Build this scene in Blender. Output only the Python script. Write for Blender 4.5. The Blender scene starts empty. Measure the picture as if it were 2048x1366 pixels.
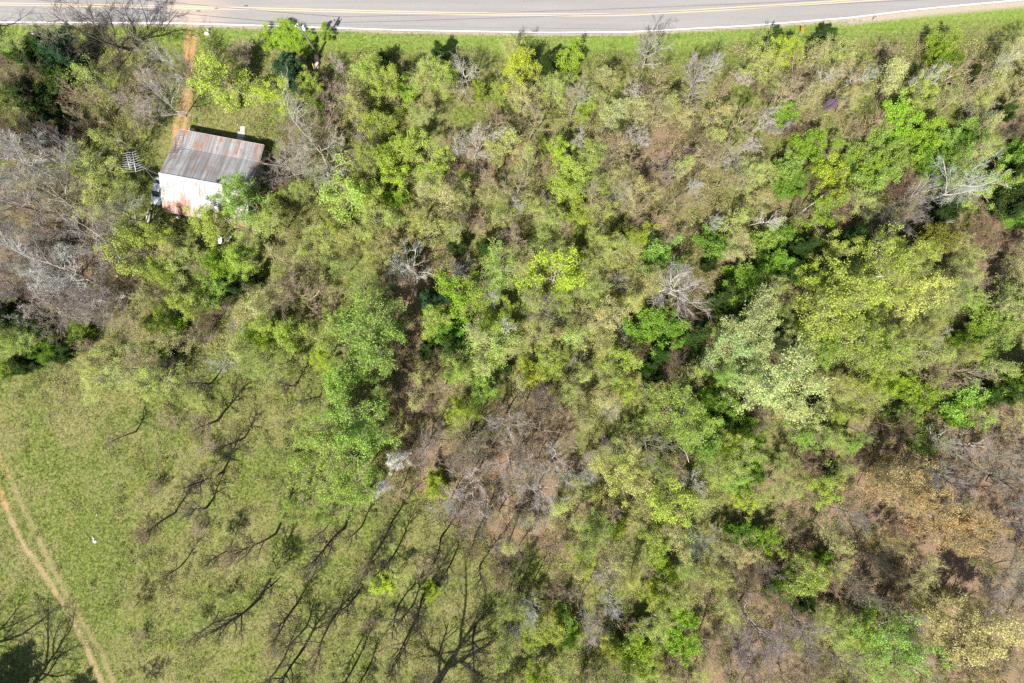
import bpy, math, random
import numpy as np
C = bpy.context.scene.collection
R = math.radians
HC = 114.0                      # drone height above the ground, metres
SUN_EL, SUN_AZ = 57.0, 209.0    # azimuth the light comes from (clockwise from picture-up)

# ------------------------------------------------------------------ camera, world, sun
cam_d = bpy.data.cameras.new('camera'); cam = bpy.data.objects.new('camera', cam_d); C.objects.link(cam)
cam_d.sensor_width = 36.0; cam_d.lens = 36.0*HC/170.667
cam.location = (0, 0, HC); cam.rotation_euler = (0, 0, 0)
cam_d.clip_end = 3000.0; cam_d.clip_start = 0.5
bpy.context.scene.camera = cam

world = bpy.data.worlds.new('World'); bpy.context.scene.world = world; world.use_nodes = True
wn = world.node_tree.nodes; wl = world.node_tree.links; wn.clear()
wo = wn.new('ShaderNodeOutputWorld'); wb = wn.new('ShaderNodeBackground'); ws = wn.new('ShaderNodeTexSky')
ws.sky_type = 'NISHITA'; ws.sun_disc = False; ws.sun_elevation = R(SUN_EL); ws.sun_rotation = R(SUN_AZ)
ws.air_density = 1.0; ws.dust_density = 1.6; ws.ozone_density = 1.0
wb.inputs['Strength'].default_value = 0.07
wl.new(ws.outputs[0], wb.inputs[0]); wl.new(wb.outputs[0], wo.inputs[0])

sd = bpy.data.lights.new('sun', 'SUN'); sun = bpy.data.objects.new('sun', sd); C.objects.link(sun)
sd.energy = 5.0; sd.angle = R(0.53); sd.color = (1.0, 0.945, 0.86)
from mathutils import Vector
sdir = Vector((math.sin(R(SUN_AZ))*math.cos(R(SUN_EL)), math.cos(R(SUN_AZ))*math.cos(R(SUN_EL)), math.sin(R(SUN_EL))))
sun.rotation_euler = sdir.to_track_quat('Z', 'Y').to_euler()
sun.location = (-40, -60, 150)
vs = bpy.context.scene.view_settings
vs.view_transform = 'Standard'; vs.look = 'None'; vs.gamma = 1.0; vs.exposure = 0.97
cy = bpy.context.scene.cycles
cy.max_bounces = 6; cy.diffuse_bounces = 3; cy.transmission_bounces = 3; cy.glossy_bounces = 2
cy.use_denoising = False

# ------------------------------------------------------------------ helpers
def smooth(a, b, x):
    t = np.clip((x-a)/(b-a), 0, 1); return t*t*(3-2*t)

_rs = np.random.RandomState(5)
_waves = [(_rs.uniform(0.015, 0.05), _rs.uniform(0, 6.28), _rs.uniform(0, 6.28)) for _ in range(7)]
def gz(x, y):
    """gentle relief of the woodland floor, level at the road and the house"""
    x = np.asarray(x, float); y = np.asarray(y, float)
    z = 0
    for k, a, p in _waves: z = z + np.sin(k*(x*np.cos(a)+y*np.sin(a))*6.28*0.35 + p)
    z = z*0.12
    m = smooth(46, 36, y)*smooth(8, 22, np.hypot(x+48, y-28))
    return z*m
def gzf(x, y): return float(gz(x, y))
def W(px, py, z=0.0):
    k = (HC-z)/HC/12.0
    return ((px-1024)*k, (683-py)*k)

def tag(o, label=None, cat=None, group=None, kind=None):
    if label: o['label'] = label
    if cat: o['category'] = cat
    if group: o['group'] = group
    if kind: o['kind'] = kind
    return o
def empty(name, loc=(0, 0, 0), rz=0.0):
    o = bpy.data.objects.new(name, None); C.objects.link(o)
    o.location = loc; o.rotation_euler = (0, 0, rz); o.empty_display_size = 0.2
    return o

def mesh_np(name, verts, quads=None, tris=None, mats=(), midx=None, col=None, smooth_sh=False):
    me = bpy.data.meshes.new(name)
    verts = np.asarray(verts, np.float32)
    nq = 0 if quads is None else len(quads); nt = 0 if tris is None else len(tris)
    me.vertices.add(len(verts)); me.vertices.foreach_set('co', verts.ravel())
    me.loops.add(nq*4+nt*3); me.polygons.add(nq+nt)
    li = []
    if nq: li.append(np.asarray(quads, np.int32).ravel())
    if nt: li.append(np.asarray(tris, np.int32).ravel())
    me.loops.foreach_set('vertex_index', np.concatenate(li))
    st = np.concatenate([np.arange(nq)*4, nq*4+np.arange(nt)*3]).astype(np.int32)
    me.polygons.foreach_set('loop_start', st)
    if midx is not None: me.polygons.foreach_set('material_index', np.asarray(midx, np.int32))
    if smooth_sh: me.polygons.foreach_set('use_smooth', np.ones(nq+nt, bool))
    for m in mats: me.materials.append(m)
    if col is not None:
        at = me.color_attributes.new('Tint', 'FLOAT_COLOR', 'POINT')
        c4 = np.ones((len(verts), 4), np.float32); c4[:, :3] = col
        at.data.foreach_set('color', c4.ravel())
    me.update(calc_edges=True); me.validate()
    return me
def link(name, me, parent=None):
    o = bpy.data.objects.new(name, me); C.objects.link(o)
    if parent is not None: o.parent = parent
    return o

class MB:
    """collects boxes, tubes and loose faces for ONE mesh object"""
    def __init__(s): s.v = []; s.f = []; s.m = []; s.sm = []
    def add(s, vs_, fs, mi=0, sm=False):
        b = len(s.v); s.v += [tuple(p) for p in vs_]
        for f in fs: s.f.append([b+i for i in f]); s.m.append(mi); s.sm.append(sm)
    def box(s, c, d, rz=0.0, mi=0, bev=0.0):
        x, y, z = [k/2 for k in d]; ca, sa = math.cos(rz), math.sin(rz)
        b = min(bev, x*.9, y*.9, z*.9)
        if b > 0:
            pts = []
            for zz, q in ((-z, b), (-z+b, 0), (z-b, 0), (z, b)):
                X, Y = x-q, y-q; k = b*.7 if q == 0 else b*.5
                for (u, w) in ((X-k, -Y), (X, -Y+k), (X, Y-k), (X-k, Y), (-X+k, Y), (-X, Y-k), (-X, -Y+k), (-X+k, -Y)): pts.append((u, w, zz))
            fs = []
            for r in range(3):
                for i in range(8): j = (i+1) % 8; fs.append((r*8+i, r*8+j, r*8+8+j, r*8+8+i))
            fs += [tuple(range(7, -1, -1)), tuple(range(24, 32))]
        else:
            pts = [(-x, -y, -z), (x, -y, -z), (x, y, -z), (-x, y, -z), (-x, -y, z), (x, -y, z), (x, y, z), (-x, y, z)]
            fs = [(0, 3, 2, 1), (4, 5, 6, 7), (0, 1, 5, 4), (1, 2, 6, 5), (2, 3, 7, 6), (3, 0, 4, 7)]
        s.add([(c[0]+p[0]*ca-p[1]*sa, c[1]+p[0]*sa+p[1]*ca, c[2]+p[2]) for p in pts], fs, mi)
        return s
    def tube(s, pts, rad, n=8, mi=0, sm=True):
        pts = [Vector(p) for p in pts]; N = len(pts)
        if not hasattr(rad, '__len__'): rad = [rad]*N
        rings = []; prev = None
        for i, p in enumerate(pts):
            d = (pts[min(i+1, N-1)]-pts[max(i-1, 0)]).normalized()
            a = prev if prev is not None else (Vector((0, 0, 1)) if abs(d.z) < .9 else Vector((1, 0, 0)))
            u = (a-d*a.dot(d)).normalized(); prev = u; w = d.cross(u)
            rings += [p+(u*math.cos(6.2832*k/n)+w*math.sin(6.2832*k/n))*rad[i] for k in range(n)]
        fs = [(i*n+k, i*n+(k+1) % n, (i+1)*n+(k+1) % n, (i+1)*n+k) for i in range(N-1) for k in range(n)]
        b = len(s.v)
        s.add(rings, fs, mi, sm)
        s.f.append([b+k for k in range(n-1, -1, -1)]); s.m.append(mi); s.sm.append(False)
        s.f.append([b+(N-1)*n+k for k in range(n)]); s.m.append(mi); s.sm.append(False)
        return s
    def build(s, name, mats, parent=None):
        me = bpy.data.meshes.new(name); me.from_pydata(s.v, [], s.f)
        for m in (mats if isinstance(mats, (list, tuple)) else [mats]): me.materials.append(m)
        me.polygons.foreach_set('material_index', s.m); me.polygons.foreach_set('use_smooth', s.sm)
        me.update()
        return link(name, me, parent)

# ------------------------------------------------------------------ materials
def mat_new(name):
    m = bpy.data.materials.new(name); m.use_nodes = True
    nt = m.node_tree; nt.nodes.clear()
    return m, nt.nodes, nt.links
def N_(n, t, **kw):
    x = n.new(t)
    for k, v in kw.items(): setattr(x, k, v)
    return x
def ramp(n, l, src, stops):
    r = n.new('ShaderNodeValToRGB'); e = r.color_ramp.elements
    while len(e) > 1: e.remove(e[-1])
    e[0].position = stops[0][0]; e[0].color = (*stops[0][1], 1)
    for p, c in stops[1:]:
        q = e.new(p); q.color = (*c, 1)
    l.new(src, r.inputs[0]); return r.outputs[0]
def noise(n, l, vec, scale, detail=4, rough=.55, dist=0):
    t = n.new('ShaderNodeTexNoise'); t.inputs['Scale'].default_value = scale; t.inputs['Detail'].default_value = detail
    t.inputs['Roughness'].default_value = rough; t.inputs['Distortion'].default_value = dist
    if vec is not None: l.new(vec, t.inputs['Vector'])
    return t.outputs['Fac']
def mixc(n, l, fac, a, b, blend='MIX'):
    m = n.new('ShaderNodeMix'); m.data_type = 'RGBA'; m.blend_type = blend
    for s_, v in ((m.inputs[0], fac), (m.inputs[6], a), (m.inputs[7], b)):
        if isinstance(v, (int, float)): s_.default_value = v
        elif isinstance(v, tuple): s_.default_value = (*v, 1)
        else: l.new(v, s_)
    return m.outputs[2]
def math_(n, l, op, a, b=0.0, clamp=False):
    m = n.new('ShaderNodeMath'); m.operation = op; m.use_clamp = clamp
    for s_, v in ((m.inputs[0], a), (m.inputs[1], b)):
        if isinstance(v, (int, float)): s_.default_value = v
        else: l.new(v, s_)
    return m.outputs[0]
def hsv_jit(n, l, colr, rnd, amt, hue=0.0):
    h = n.new('ShaderNodeHueSaturation')
    l.new(math_(n, l, 'ADD', math_(n, l, 'MULTIPLY', rnd, amt), 1-amt/2), h.inputs['Value'])
    if hue: l.new(math_(n, l, 'ADD', math_(n, l, 'MULTIPLY', rnd, hue), .5-hue/2), h.inputs['Hue'])
    l.new(colr, h.inputs['Color']); return h.outputs[0]
def simple(name, col, rough=.8, var=.25, scale=3.0, metal=0.0, bump=0.0, spec=.3):
    m, n, l = mat_new(name)
    o = N_(n, 'ShaderNodeOutputMaterial'); b = N_(n, 'ShaderNodeBsdfPrincipled'); tc = N_(n, 'ShaderNodeTexCoord')
    f = noise(n, l, tc.outputs['Object'], scale)
    c2 = tuple(max(0, k*(1-var)) for k in col); c3 = tuple(min(1, k*(1+var)) for k in col)
    l.new(ramp(n, l, f, [(.3, c2), (.7, c3)]), b.inputs['Base Color'])
    b.inputs['Roughness'].default_value = rough; b.inputs['Metallic'].default_value = metal
    b.inputs['Specular IOR Level'].default_value = spec
    if bump:
        bp = N_(n, 'ShaderNodeBump'); bp.inputs['Strength'].default_value = bump; bp.inputs['Distance'].default_value = .03
        l.new(noise(n, l, tc.outputs['Object'], scale*8), bp.inputs['Height']); l.new(bp.outputs[0], b.inputs['Normal'])
    l.new(b.outputs[0], o.inputs[0]); return m

def leaf_material(name, source, transl=.32, fleck=.45):
    """leaf colour comes from the object's own colour or from the mesh tint; each leaf differs a little"""
    m, n, l = mat_new(name)
    o = N_(n, 'ShaderNodeOutputMaterial'); d = N_(n, 'ShaderNodeBsdfDiffuse'); t = N_(n, 'ShaderNodeBsdfTranslucent')
    mx = N_(n, 'ShaderNodeMixShader'); tc = N_(n, 'ShaderNodeTexCoord'); geo = N_(n, 'ShaderNodeNewGeometry')
    if source == 'object':
        oi = N_(n, 'ShaderNodeObjectInfo'); c = hsv_jit(n, l, oi.outputs['Color'], oi.outputs['Random'], .18)
    else:
        at = N_(n, 'ShaderNodeAttribute'); at.attribute_name = 'Tint'; c = at.outputs['Color']
    c = hsv_jit(n, l, c, geo.outputs['Random Per Island'], fleck, .02)
    f = noise(n, l, tc.outputs['Object'], .9, 2)
    h = N_(n, 'ShaderNodeHueSaturation'); l.new(math_(n, l, 'ADD', math_(n, l, 'MULTIPLY', f, .5), .75), h.inputs['Value'])
    l.new(c, h.inputs['Color']); c = h.outputs[0]
    l.new(c, d.inputs[0]); l.new(c, t.inputs[0]); mx.inputs[0].default_value = transl
    l.new(d.outputs[0], mx.inputs[1]); l.new(t.outputs[0], mx.inputs[2]); l.new(mx.outputs[0], o.inputs[0])
    return m
def bark_material(name, col=None):
    m, n, l = mat_new(name)
    o = N_(n, 'ShaderNodeOutputMaterial'); d = N_(n, 'ShaderNodeBsdfDiffuse'); tc = N_(n, 'ShaderNodeTexCoord'); oi = N_(n, 'ShaderNodeObjectInfo')
    if col is None: c = oi.outputs['Color']
    else:
        r = N_(n, 'ShaderNodeRGB'); r.outputs[0].default_value = (*col, 1); c = r.outputs[0]
    c = hsv_jit(n, l, c, oi.outputs['Random'], .3)
    f = noise(n, l, tc.outputs['Object'], 5.0, 3)
    h = N_(n, 'ShaderNodeHueSaturation'); l.new(math_(n, l, 'ADD', math_(n, l, 'MULTIPLY', f, .8), .6), h.inputs['Value'])
    l.new(c, h.inputs['Color']); l.new(h.outputs[0], d.inputs[0]); l.new(d.outputs[0], o.inputs[0])
    return m
M_leaf = leaf_material('leaf', 'object')
M_tint = leaf_material('undergrowth_leaf', 'tint', .3)
M_grass = leaf_material('grass_blade', 'tint', .3, .5)
M_bark = bark_material('bark')
M_twig = bark_material('twig', (.37, .355, .17))

# ------------------------------------------------------------------ what grows where (grid cells of about 10.7 m)
GRID = ["bbll........vvvv",
        "dtbyltyvyvvvtvlv",
        "bh..byytvvtvylld",
        "bt..yyhhhyvvdbbd",
        "bthlthdhyhhdyyht",
        "dthhyGdhhhdPPyhl",
        "ggsssGtythhdPylt",
        "ggssGGbtthhydtop",
        "ggsssssbthhhdtop",
        "ggsssssshhytdbop",
        "ggsssssshhltbyop"]
def cell(px, py):
    i = int(np.clip(py/124.2, 0, 10)); j = int(np.clip(px/128.0, 0, 15)); return GRID[i][j]
def road_edge(px):      # lower edge of the asphalt in picture rows
    return np.interp(px, [-900, 0, 345, 560, 800, 1100, 1250, 1500, 1700, 1850, 2048, 2500, 3200], [46, 46, 48, 54, 62, 67, 66, 53, 37, 19, 1, -48, -170])
def road_mid(px):
    return np.interp(px, [-900, 0, 300, 560, 900, 1150, 1250, 1400, 1560, 1700, 1780, 2048, 2500, 3200], [6, 8, 13, 19, 27, 30, 29, 21, 11, 2, -3, -30, -86, -208])
def wood_edge(px):      # where the wood begins below the verge
    return np.interp(px, [0, 340, 400, 640, 900, 1200, 1500, 1750, 2048], [55, 60, 72, 108, 98, 94, 84, 92, 84])

TR1 = [(-30, 870), (0, 918), (42, 1010), (100, 1130), (160, 1240), (205, 1310), (235, 1390), (262, 1460)]
TR2 = [(-30, 930), (0, 985), (22, 1045), (50, 1100), (88, 1152), (128, 1215), (175, 1300), (215, 1400)]
DR1 = [(376, 47), (374, 110), (380, 140), (377, 200), (366, 258), (362, 275)]
DR2 = [(392, 50), (388, 90), (380, 140), (366, 205), (352, 250), (345, 300), (330, 345)]
def dist_poly(px, py, poly):
    d = np.full(px.shape, 1e9)
    for (ax, ay), (bx, by) in zip(poly[:-1], poly[1:]):
        vx, vy = bx-ax, by-ay; t = np.clip(((px-ax)*vx+(py-ay)*vy)/(vx*vx+vy*vy), 0, 1)
        d = np.minimum(d, np.hypot(px-ax-t*vx, py-ay-t*vy))
    return d
def vnoise(x, y, s, seed=0):
    """smooth value noise for numpy arrays, 0..1"""
    x = x/s+seed*17.3; y = y/s+seed*9.1
    xi = np.floor(x).astype(int); yi = np.floor(y).astype(int); fx = x-xi; fy = y-yi
    fx = fx*fx*(3-2*fx); fy = fy*fy*(3-2*fy)
    def h(a, b):
        k = np.sin(a*127.1+b*311.7+seed*7.7)*43758.5453; return k-np.floor(k)
    return (h(xi, yi)*(1-fx)+h(xi+1, yi)*fx)*(1-fy)+(h(xi, yi+1)*(1-fx)+h(xi+1, yi+1)*fx)*fy
def fbm(x, y, s, seed=0, o=4):
    v = 0; a = .5; t = 0
    for k in range(o): v = v+a*vnoise(x, y, s/2**k, seed+k); t += a; a *= .55
    return v/t
# share of leaf litter / grass per cell letter
LIT = {'v': .3, 'g': .0, 's': .06, 'p': 1., 'o': .95, 't': .7, 'b': .5, 'h': .2, 'y': .2, 'l': .25, 'd': .6, 'G': .25, 'P': .4, '.': .0}
LITG = np.array([[LIT[c] for c in r] for r in GRID]); LITG[0:4, 0:2] = .3; LITG[1, :12] *= .5
LITG[5:7, :3] = .1; LITG[3:5, :2] = .6; LITG[4, 2:5] = .2
def gridval(G, px, py):
    u = np.clip(px/128.0-.5, 0, 14.999); v = np.clip(py/124.2-.5, 0, 9.999)
    i = v.astype(int); j = u.astype(int); fu = u-j; fv = v-i
    return (G[i, j]*(1-fu)+G[i, j+1]*fu)*(1-fv)+(G[i+1, j]*(1-fu)+G[i+1, j+1]*fu)*fv

# ------------------------------------------------------------------ ground: one sheet to the horizon
def axis(lo, hi, step, far):
    a = np.arange(lo, hi+1e-6, step); g = []; d = step; x = hi
    while x < far: d *= 1.35; x += d; g.append(x)
    g = np.array(g); return np.concatenate([-(g[::-1])+(lo+hi), a, g])
gx = axis(-92, 92, .35, 1500); gy = axis(-64, 64, .35, 1500)
GX, GY = np.meshgrid(gx, gy); PX = GX*12+1024; PY = 683-GY*12
wob = (fbm(GX, GY, 5, 3)-.5)*30
lit = gridval(LITG, PX+wob*3, PY+wob*3)
lit = smooth(.38, .62, lit*.75+fbm(GX, GY, 4.5, 11)*.55-.1)
lit *= smooth(0, 30, PY-wood_edge(PX)-6+wob*.4)
inside = (PX > 205) & (PX < 560) & (PY > 225) & (PY < 480)
lit = np.where(inside, lit*.35, lit)
dirt = np.maximum(smooth(8, 1, dist_poly(PX+wob*.3, PY, TR1))*.36, smooth(8, 1.5, dist_poly(PX+wob*.25, PY, TR2))*.85)
dirt = np.maximum(dirt, smooth(8, 1, dist_poly(PX+wob*.45, PY, DR1))*.9)
dirt = np.maximum(dirt, smooth(9, 2, dist_poly(PX+wob*.35, PY, DR2))*.8)
dirt *= smooth(.25, .6, fbm(GX, GY, 1.3, 21))*.75+.25
dirt *= smooth(280, 262, PY)*(PX > 300)*(PX < 420)+1.0*(PX < 300)+0.0+smooth(350, 262, PY)*((PY > 262)*(PX > 300)*(PX < 420))*.5
red = np.where(PX > 300, 1.0, smooth(1040, 1000, PY)*(PX < 20)+.15)
bare_yd = smooth(30, 8, np.hypot((PX-560)*.8, PY-480))*.8+smooth(40, 10, np.hypot(PX-420, PY-455))*.6
lit = np.maximum(lit, bare_yd*smooth(.35, .55, fbm(GX, GY, 2, 31)))
dryv = smooth(.32, .72, fbm(GX, GY, 6, 41)*.6+fbm(GX, GY, 1.3, 42)*.45)*.9
dryv = np.maximum(dryv, smooth(22, 6, dist_poly(PX, PY, TR1))*.5)
dryv = np.maximum(dryv, smooth(60, 15, np.hypot(PX-10, PY-880))*.8)
far_ = smooth(90, 130, np.hypot(GX, GY)); dryv = dryv*(1-far_)+.5*far_; lit = lit*(1-far_)
verge = smooth(0, 12, PY-road_edge(PX))*smooth(60, 20, PY-road_edge(PX))
shoulder = smooth(0, 3, PY-road_edge(PX)+2)*smooth(7, 3, PY-road_edge(PX))+smooth(0, 4, PY-road_edge(PX)+3)*smooth(18, 8, PY-road_edge(PX))*smooth(1640, 1720, PX)
shoulder = np.clip(shoulder, 0, 1)
nv = GX.size
idx = np.arange(nv).reshape(GX.shape)
gq = np.stack([idx[:-1, :-1], idx[:-1, 1:], idx[1:, 1:], idx[1:, :-1]], -1).reshape(-1, 4)
bump = (fbm(GX, GY, .9, 51, 3)-.5)*.10*np.clip(1-shoulder*2, 0, 1)*smooth(48.6, 47.6, GY)
gv = np.stack([GX, GY, gz(GX, GY)+bump*np.clip(np.abs(GX) < 95, 0, 1)], -1).reshape(-1, 3)
gm, n, l = mat_new('ground')
o_ = N_(n, 'ShaderNodeOutputMaterial'); b_ = N_(n, 'ShaderNodeBsdfPrincipled'); tc = N_(n, 'ShaderNodeTexCoord')
ob = tc.outputs['Object']
sep = N_(n, 'ShaderNodeSeparateColor'); at = N_(n, 'ShaderNodeAttribute'); at.attribute_name = 'Tint'; l.new(at.outputs['Color'], sep.inputs[0])
at2 = N_(n, 'ShaderNodeAttribute'); at2.attribute_name = 'Tint2'; sep2 = N_(n, 'ShaderNodeSeparateColor'); l.new(at2.outputs['Color'], sep2.inputs[0])
n_f = noise(n, l, ob, 2.2, 5, .7); n_g = noise(n, l, ob, 6.0, 3, .7); n_l = noise(n, l, ob, .35, 3, .6)
green = ramp(n, l, n_f, [(.34, (.036, .064, .014)), (.5, (.112, .142, .030)), (.66, (.205, .222, .058))])
tan = ramp(n, l, n_g, [(.3, (.085, .085, .03)), (.5, (.20, .18, .08)), (.72, (.34, .29, .16))])
f1 = math_(n, l, 'ADD', math_(n, l, 'MULTIPLY', sep.outputs[2], .75), math_(n, l, 'MULTIPLY', math_(n, l, 'SUBTRACT', n_f, .5), 1.6), True)
grass_c = mixc(n, l, f1, green, tan)
vg = ramp(n, l, n_f, [(.3, (.085, .14, .022)), (.55, (.17, .25, .045)), (.75, (.27, .30, .09))])
grass_c = mixc(n, l, math_(n, l, 'MULTIPLY', sep2.outputs[0], .75), grass_c, vg)
litc = ramp(n, l, n_g, [(.28, (.06, .042, .026)), (.48, (.165, .118, .072)), (.7, (.33, .245, .16))])
litc = mixc(n, l, math_(n, l, 'MULTIPLY', n_l, .5), litc, (.22, .15, .11))
c = mixc(n, l, sep.outputs[0], grass_c, litc)
dc = ramp(n, l, n_g, [(.3, (.20, .15, .085)), (.6, (.36, .27, .17))])
dr = ramp(n, l, n_g, [(.3, (.27, .125, .06)), (.62, (.48, .27, .15))])
c = mixc(n, l, sep.outputs[1], c, mixc(n, l, sep2.outputs[1], dc, dr))
sh = ramp(n, l, n_g, [(.3, (.24, .20, .16)), (.65, (.40, .35, .28))])
c = mixc(n, l, sep2.outputs[2], c, sh)
l.new(c, b_.inputs['Base Color']); b_.inputs['Roughness'].default_value = .95; b_.inputs['Specular IOR Level'].default_value = .1
bp = N_(n, 'ShaderNodeBump'); bp.inputs['Strength'].default_value = .8; bp.inputs['Distance'].default_value = .12
l.new(noise(n, l, ob, 7.0, 4, .75), bp.inputs['Height']); l.new(bp.outputs[0], b_.inputs['Normal'])
l.new(b_.outputs[0], o_.inputs[0])
gme = mesh_np('ground', gv, quads=gq, mats=[gm], col=np.stack([lit, np.clip(dirt, 0, 1), dryv], -1).reshape(-1, 3))
a2 = gme.color_attributes.new('Tint2', 'FLOAT_COLOR', 'POINT'); c4 = np.ones((nv, 4), np.float32)
c4[:, 0] = verge.ravel(); c4[:, 1] = np.broadcast_to(red, GX.shape).ravel(); c4[:, 2] = shoulder.ravel(); a2.data.foreach_set('color', c4.ravel())
tag(link('ground', gme), 'grassy field, verge and leaf litter under the wood', 'ground', kind='structure')

# ------------------------------------------------------------------ road
def strip(name, fa, fb, z, mat, x0=-900, x1=3200, step=20, ext=True, **kw):
    xs = np.arange(x0, x1+1, step, float); A = fa(xs); B = fb(xs); v = []
    X = (xs-1024)/12
    if ext:
        X[0] -= 900; X[-1] += 900
    for x, a, b in zip(X, A, B): v += [(x, (683-a)/12, z), (x, (683-b)/12, z)]
    q = [(2*i, 2*i+1, 2*i+3, 2*i+2) for i in range(len(xs)-1)]
    q = [tuple(k) for k in q]
    o = link(name, mesh_np(name, v, quads=q, mats=[mat])); tag(o, kind='structure', **kw); return o
ram, n, l = mat_new('asphalt')
o_ = N_(n, 'ShaderNodeOutputMaterial'); b_ = N_(n, 'ShaderNodeBsdfPrincipled'); tc = N_(n, 'ShaderNodeTexCoord'); ob = tc.outputs['Object']
mp = N_(n, 'ShaderNodeMapping'); mp.inputs['Scale'].default_value = (.05, 1.1, 1); l.new(ob, mp.inputs[0])
st = noise(n, l, mp.outputs[0], 1.0, 4, .6)
base = ramp(n, l, st, [(.3, (.195, .188, .184)), (.55, (.235, .225, .22)), (.75, (.265, .253, .247))])
gr = noise(n, l, ob, 9.0, 3, .8)
base = mixc(n, l, .35, base, ramp(n, l, gr, [(.3, (.12, .118, .12)), (.7, (.33, .315, .31))]))
# faint reddish wear near the drive mouth
geo_m = N_(n, 'ShaderNodeVectorMath', operation='DISTANCE'); l.new(ob, geo_m.inputs[0]); geo_m.inputs[1].default_value = ((385-1024)/12, (683-28)/12, 0)
spot = ramp(n, l, math_(n, l, 'DIVIDE', geo_m.outputs['Value'], 9.0), [(0.1, (.7, .7, .7)), (.9, (0, 0, 0))])
base = mixc(n, l, math_(n, l, 'MULTIPLY', spot, noise(n, l, mp.outputs[0], 2.0, 3)), base, (.50, .36, .26))
l.new(base, b_.inputs['Base Color']); b_.inputs['Roughness'].default_value = .85; b_.inputs['Specular IOR Level'].default_value = .25
l.new(b_.outputs[0], o_.inputs[0])
top_edge = lambda x: 2*road_mid(x)-road_edge(x)-2
strip('road', lambda x: road_edge(x), top_edge, .03, ram, label='pale grey two-lane asphalt road along the top of the photo', cat='road')
def paint(name, col, cut=.3):
    m, n, l = mat_new(name)
    o = N_(n, 'ShaderNodeOutputMaterial'); b = N_(n, 'ShaderNodeBsdfPrincipled'); tc = N_(n, 'ShaderNodeTexCoord')
    f = noise(n, l, tc.outputs['Object'], 4.0, 4, .7)
    l.new(ramp(n, l, f, [(cut, (.36, .34, .31)), (cut+.18, col)]), b.inputs['Base Color']); b.inputs['Roughness'].default_value = .7
    l.new(b.outputs[0], o.inputs[0]); return m
pw = paint('white_line_paint', (.78, .77, .74)); pyl = paint('yellow_line_paint', (.52, .38, .20), .40)
strip('road_edge_line', lambda x: road_edge(x)-.8, lambda x: road_edge(x)-2.6, .034, pw, label='worn white edge line nearest the wood', cat='road marking')
strip('road_edge_line', lambda x: top_edge(x)+5.2, lambda x: top_edge(x)+2.8, .034, pw, label='worn white edge line on the far side of the road', cat='road marking')
strip('road_centre_line', lambda x: road_mid(x)+2.9, lambda x: road_mid(x)+1.0, .034, pyl, label='faded yellow centre line on the near side of the double line', cat='road marking')
strip('road_centre_line', lambda x: road_mid(x)-1.0, lambda x: road_mid(x)-2.9, .034, pyl, label='faded yellow centre line on the far side of the double line', cat='road marking')

# ------------------------------------------------------------------ vegetation generator
def perp(d, rs):
    a = rs.normal(size=d.shape); a -= d*(a*d).sum(-1, keepdims=True); return a/np.linalg.norm(a, axis=-1, keepdims=True)
def nrm(v): return v/np.maximum(np.linalg.norm(v, axis=-1, keepdims=True), 1e-9)
def polyl(start, d, L, K, wander, lift, rs):
    """N polylines of K segments"""
    n_ = len(start); P = np.zeros((n_, K+1, 3)); P[:, 0] = start; d = nrm(d); s = (L/K)[:, None]
    for k in range(K):
        P[:, k+1] = P[:, k]+d*s
        d = nrm(d+rs.normal(size=d.shape)*wander+np.array([0, 0, 1.])*lift)
    return P
def tubes(P, r0, r1, sides):
    n_, K1, _ = P.shape
    T = np.empty_like(P); T[:, 1:-1] = P[:, 2:]-P[:, :-2]; T[:, 0] = P[:, 1]-P[:, 0]; T[:, -1] = P[:, -1]-P[:, -2]; T = nrm(T)
    ref = np.where(np.abs(T[:, :, 2:3]) < .9, np.array([0, 0, 1.]), np.array([1., 0, 0]))
    U = nrm(np.cross(T, ref)); V = np.cross(T, U)
    rr = r0[:, None]+(r1-r0)[:, None]*np.linspace(0, 1, K1)[None]
    a = np.arange(sides)*2*np.pi/sides
    ring = P[:, :, None]+rr[:, :, None, None]*(np.cos(a)[None, None, :, None]*U[:, :, None]+np.sin(a)[None, None, :, None]*V[:, :, None])
    b = np.arange(n_*K1*sides).reshape(n_, K1, sides)
    q = np.stack([b[:, :-1], np.roll(b[:, :-1], -1, 2), np.roll(b[:, 1:], -1, 2), b[:, 1:]], -1).reshape(-1, 4)
    return ring.reshape(-1, 3), q
def spawn(P, n_, t0, rs, spread, Lp, lo, hi, tap=.55):
    """children along each polyline: start points, directions, lengths, position t"""
    N0, K1, _ = P.shape
    t = t0+(1-t0)*((np.arange(n_)[None]+rs.uniform(0, 1, (N0, n_)))/n_); f = t*(K1-1); i = np.minimum(f.astype(int), K1-2); w = (f-i)[..., None]
    ar = np.arange(N0)[:, None]
    S = P[ar, i]*(1-w)+P[ar, i+1]*w; T = nrm(P[ar, i+1]-P[ar, i])
    D = nrm(T+perp(T, rs)*spread*rs.uniform(.7, 1.3, (N0, n_, 1)))
    L = Lp[:, None]*rs.uniform(lo, hi, (N0, n_))*(1-tap*t)
    return S.reshape(-1, 3), D.reshape(-1, 3), L.ravel(), t.ravel()
def leafquads(c, size, rs, up=.5):
    n_ = len(c); nn = nrm(rs.normal(size=(n_, 3))+np.array([0, 0, up])); u = perp(nn, rs); v = np.cross(nn, u)
    s = size[:, None]
    q = np.stack([c-u*s*.62, c-v*s*.42+nn*s*.1, c+u*s*.62, c+v*s*.42+nn*s*.1], 1).reshape(-1, 3)
    return q, np.arange(n_*4).reshape(-1, 4)

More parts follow.
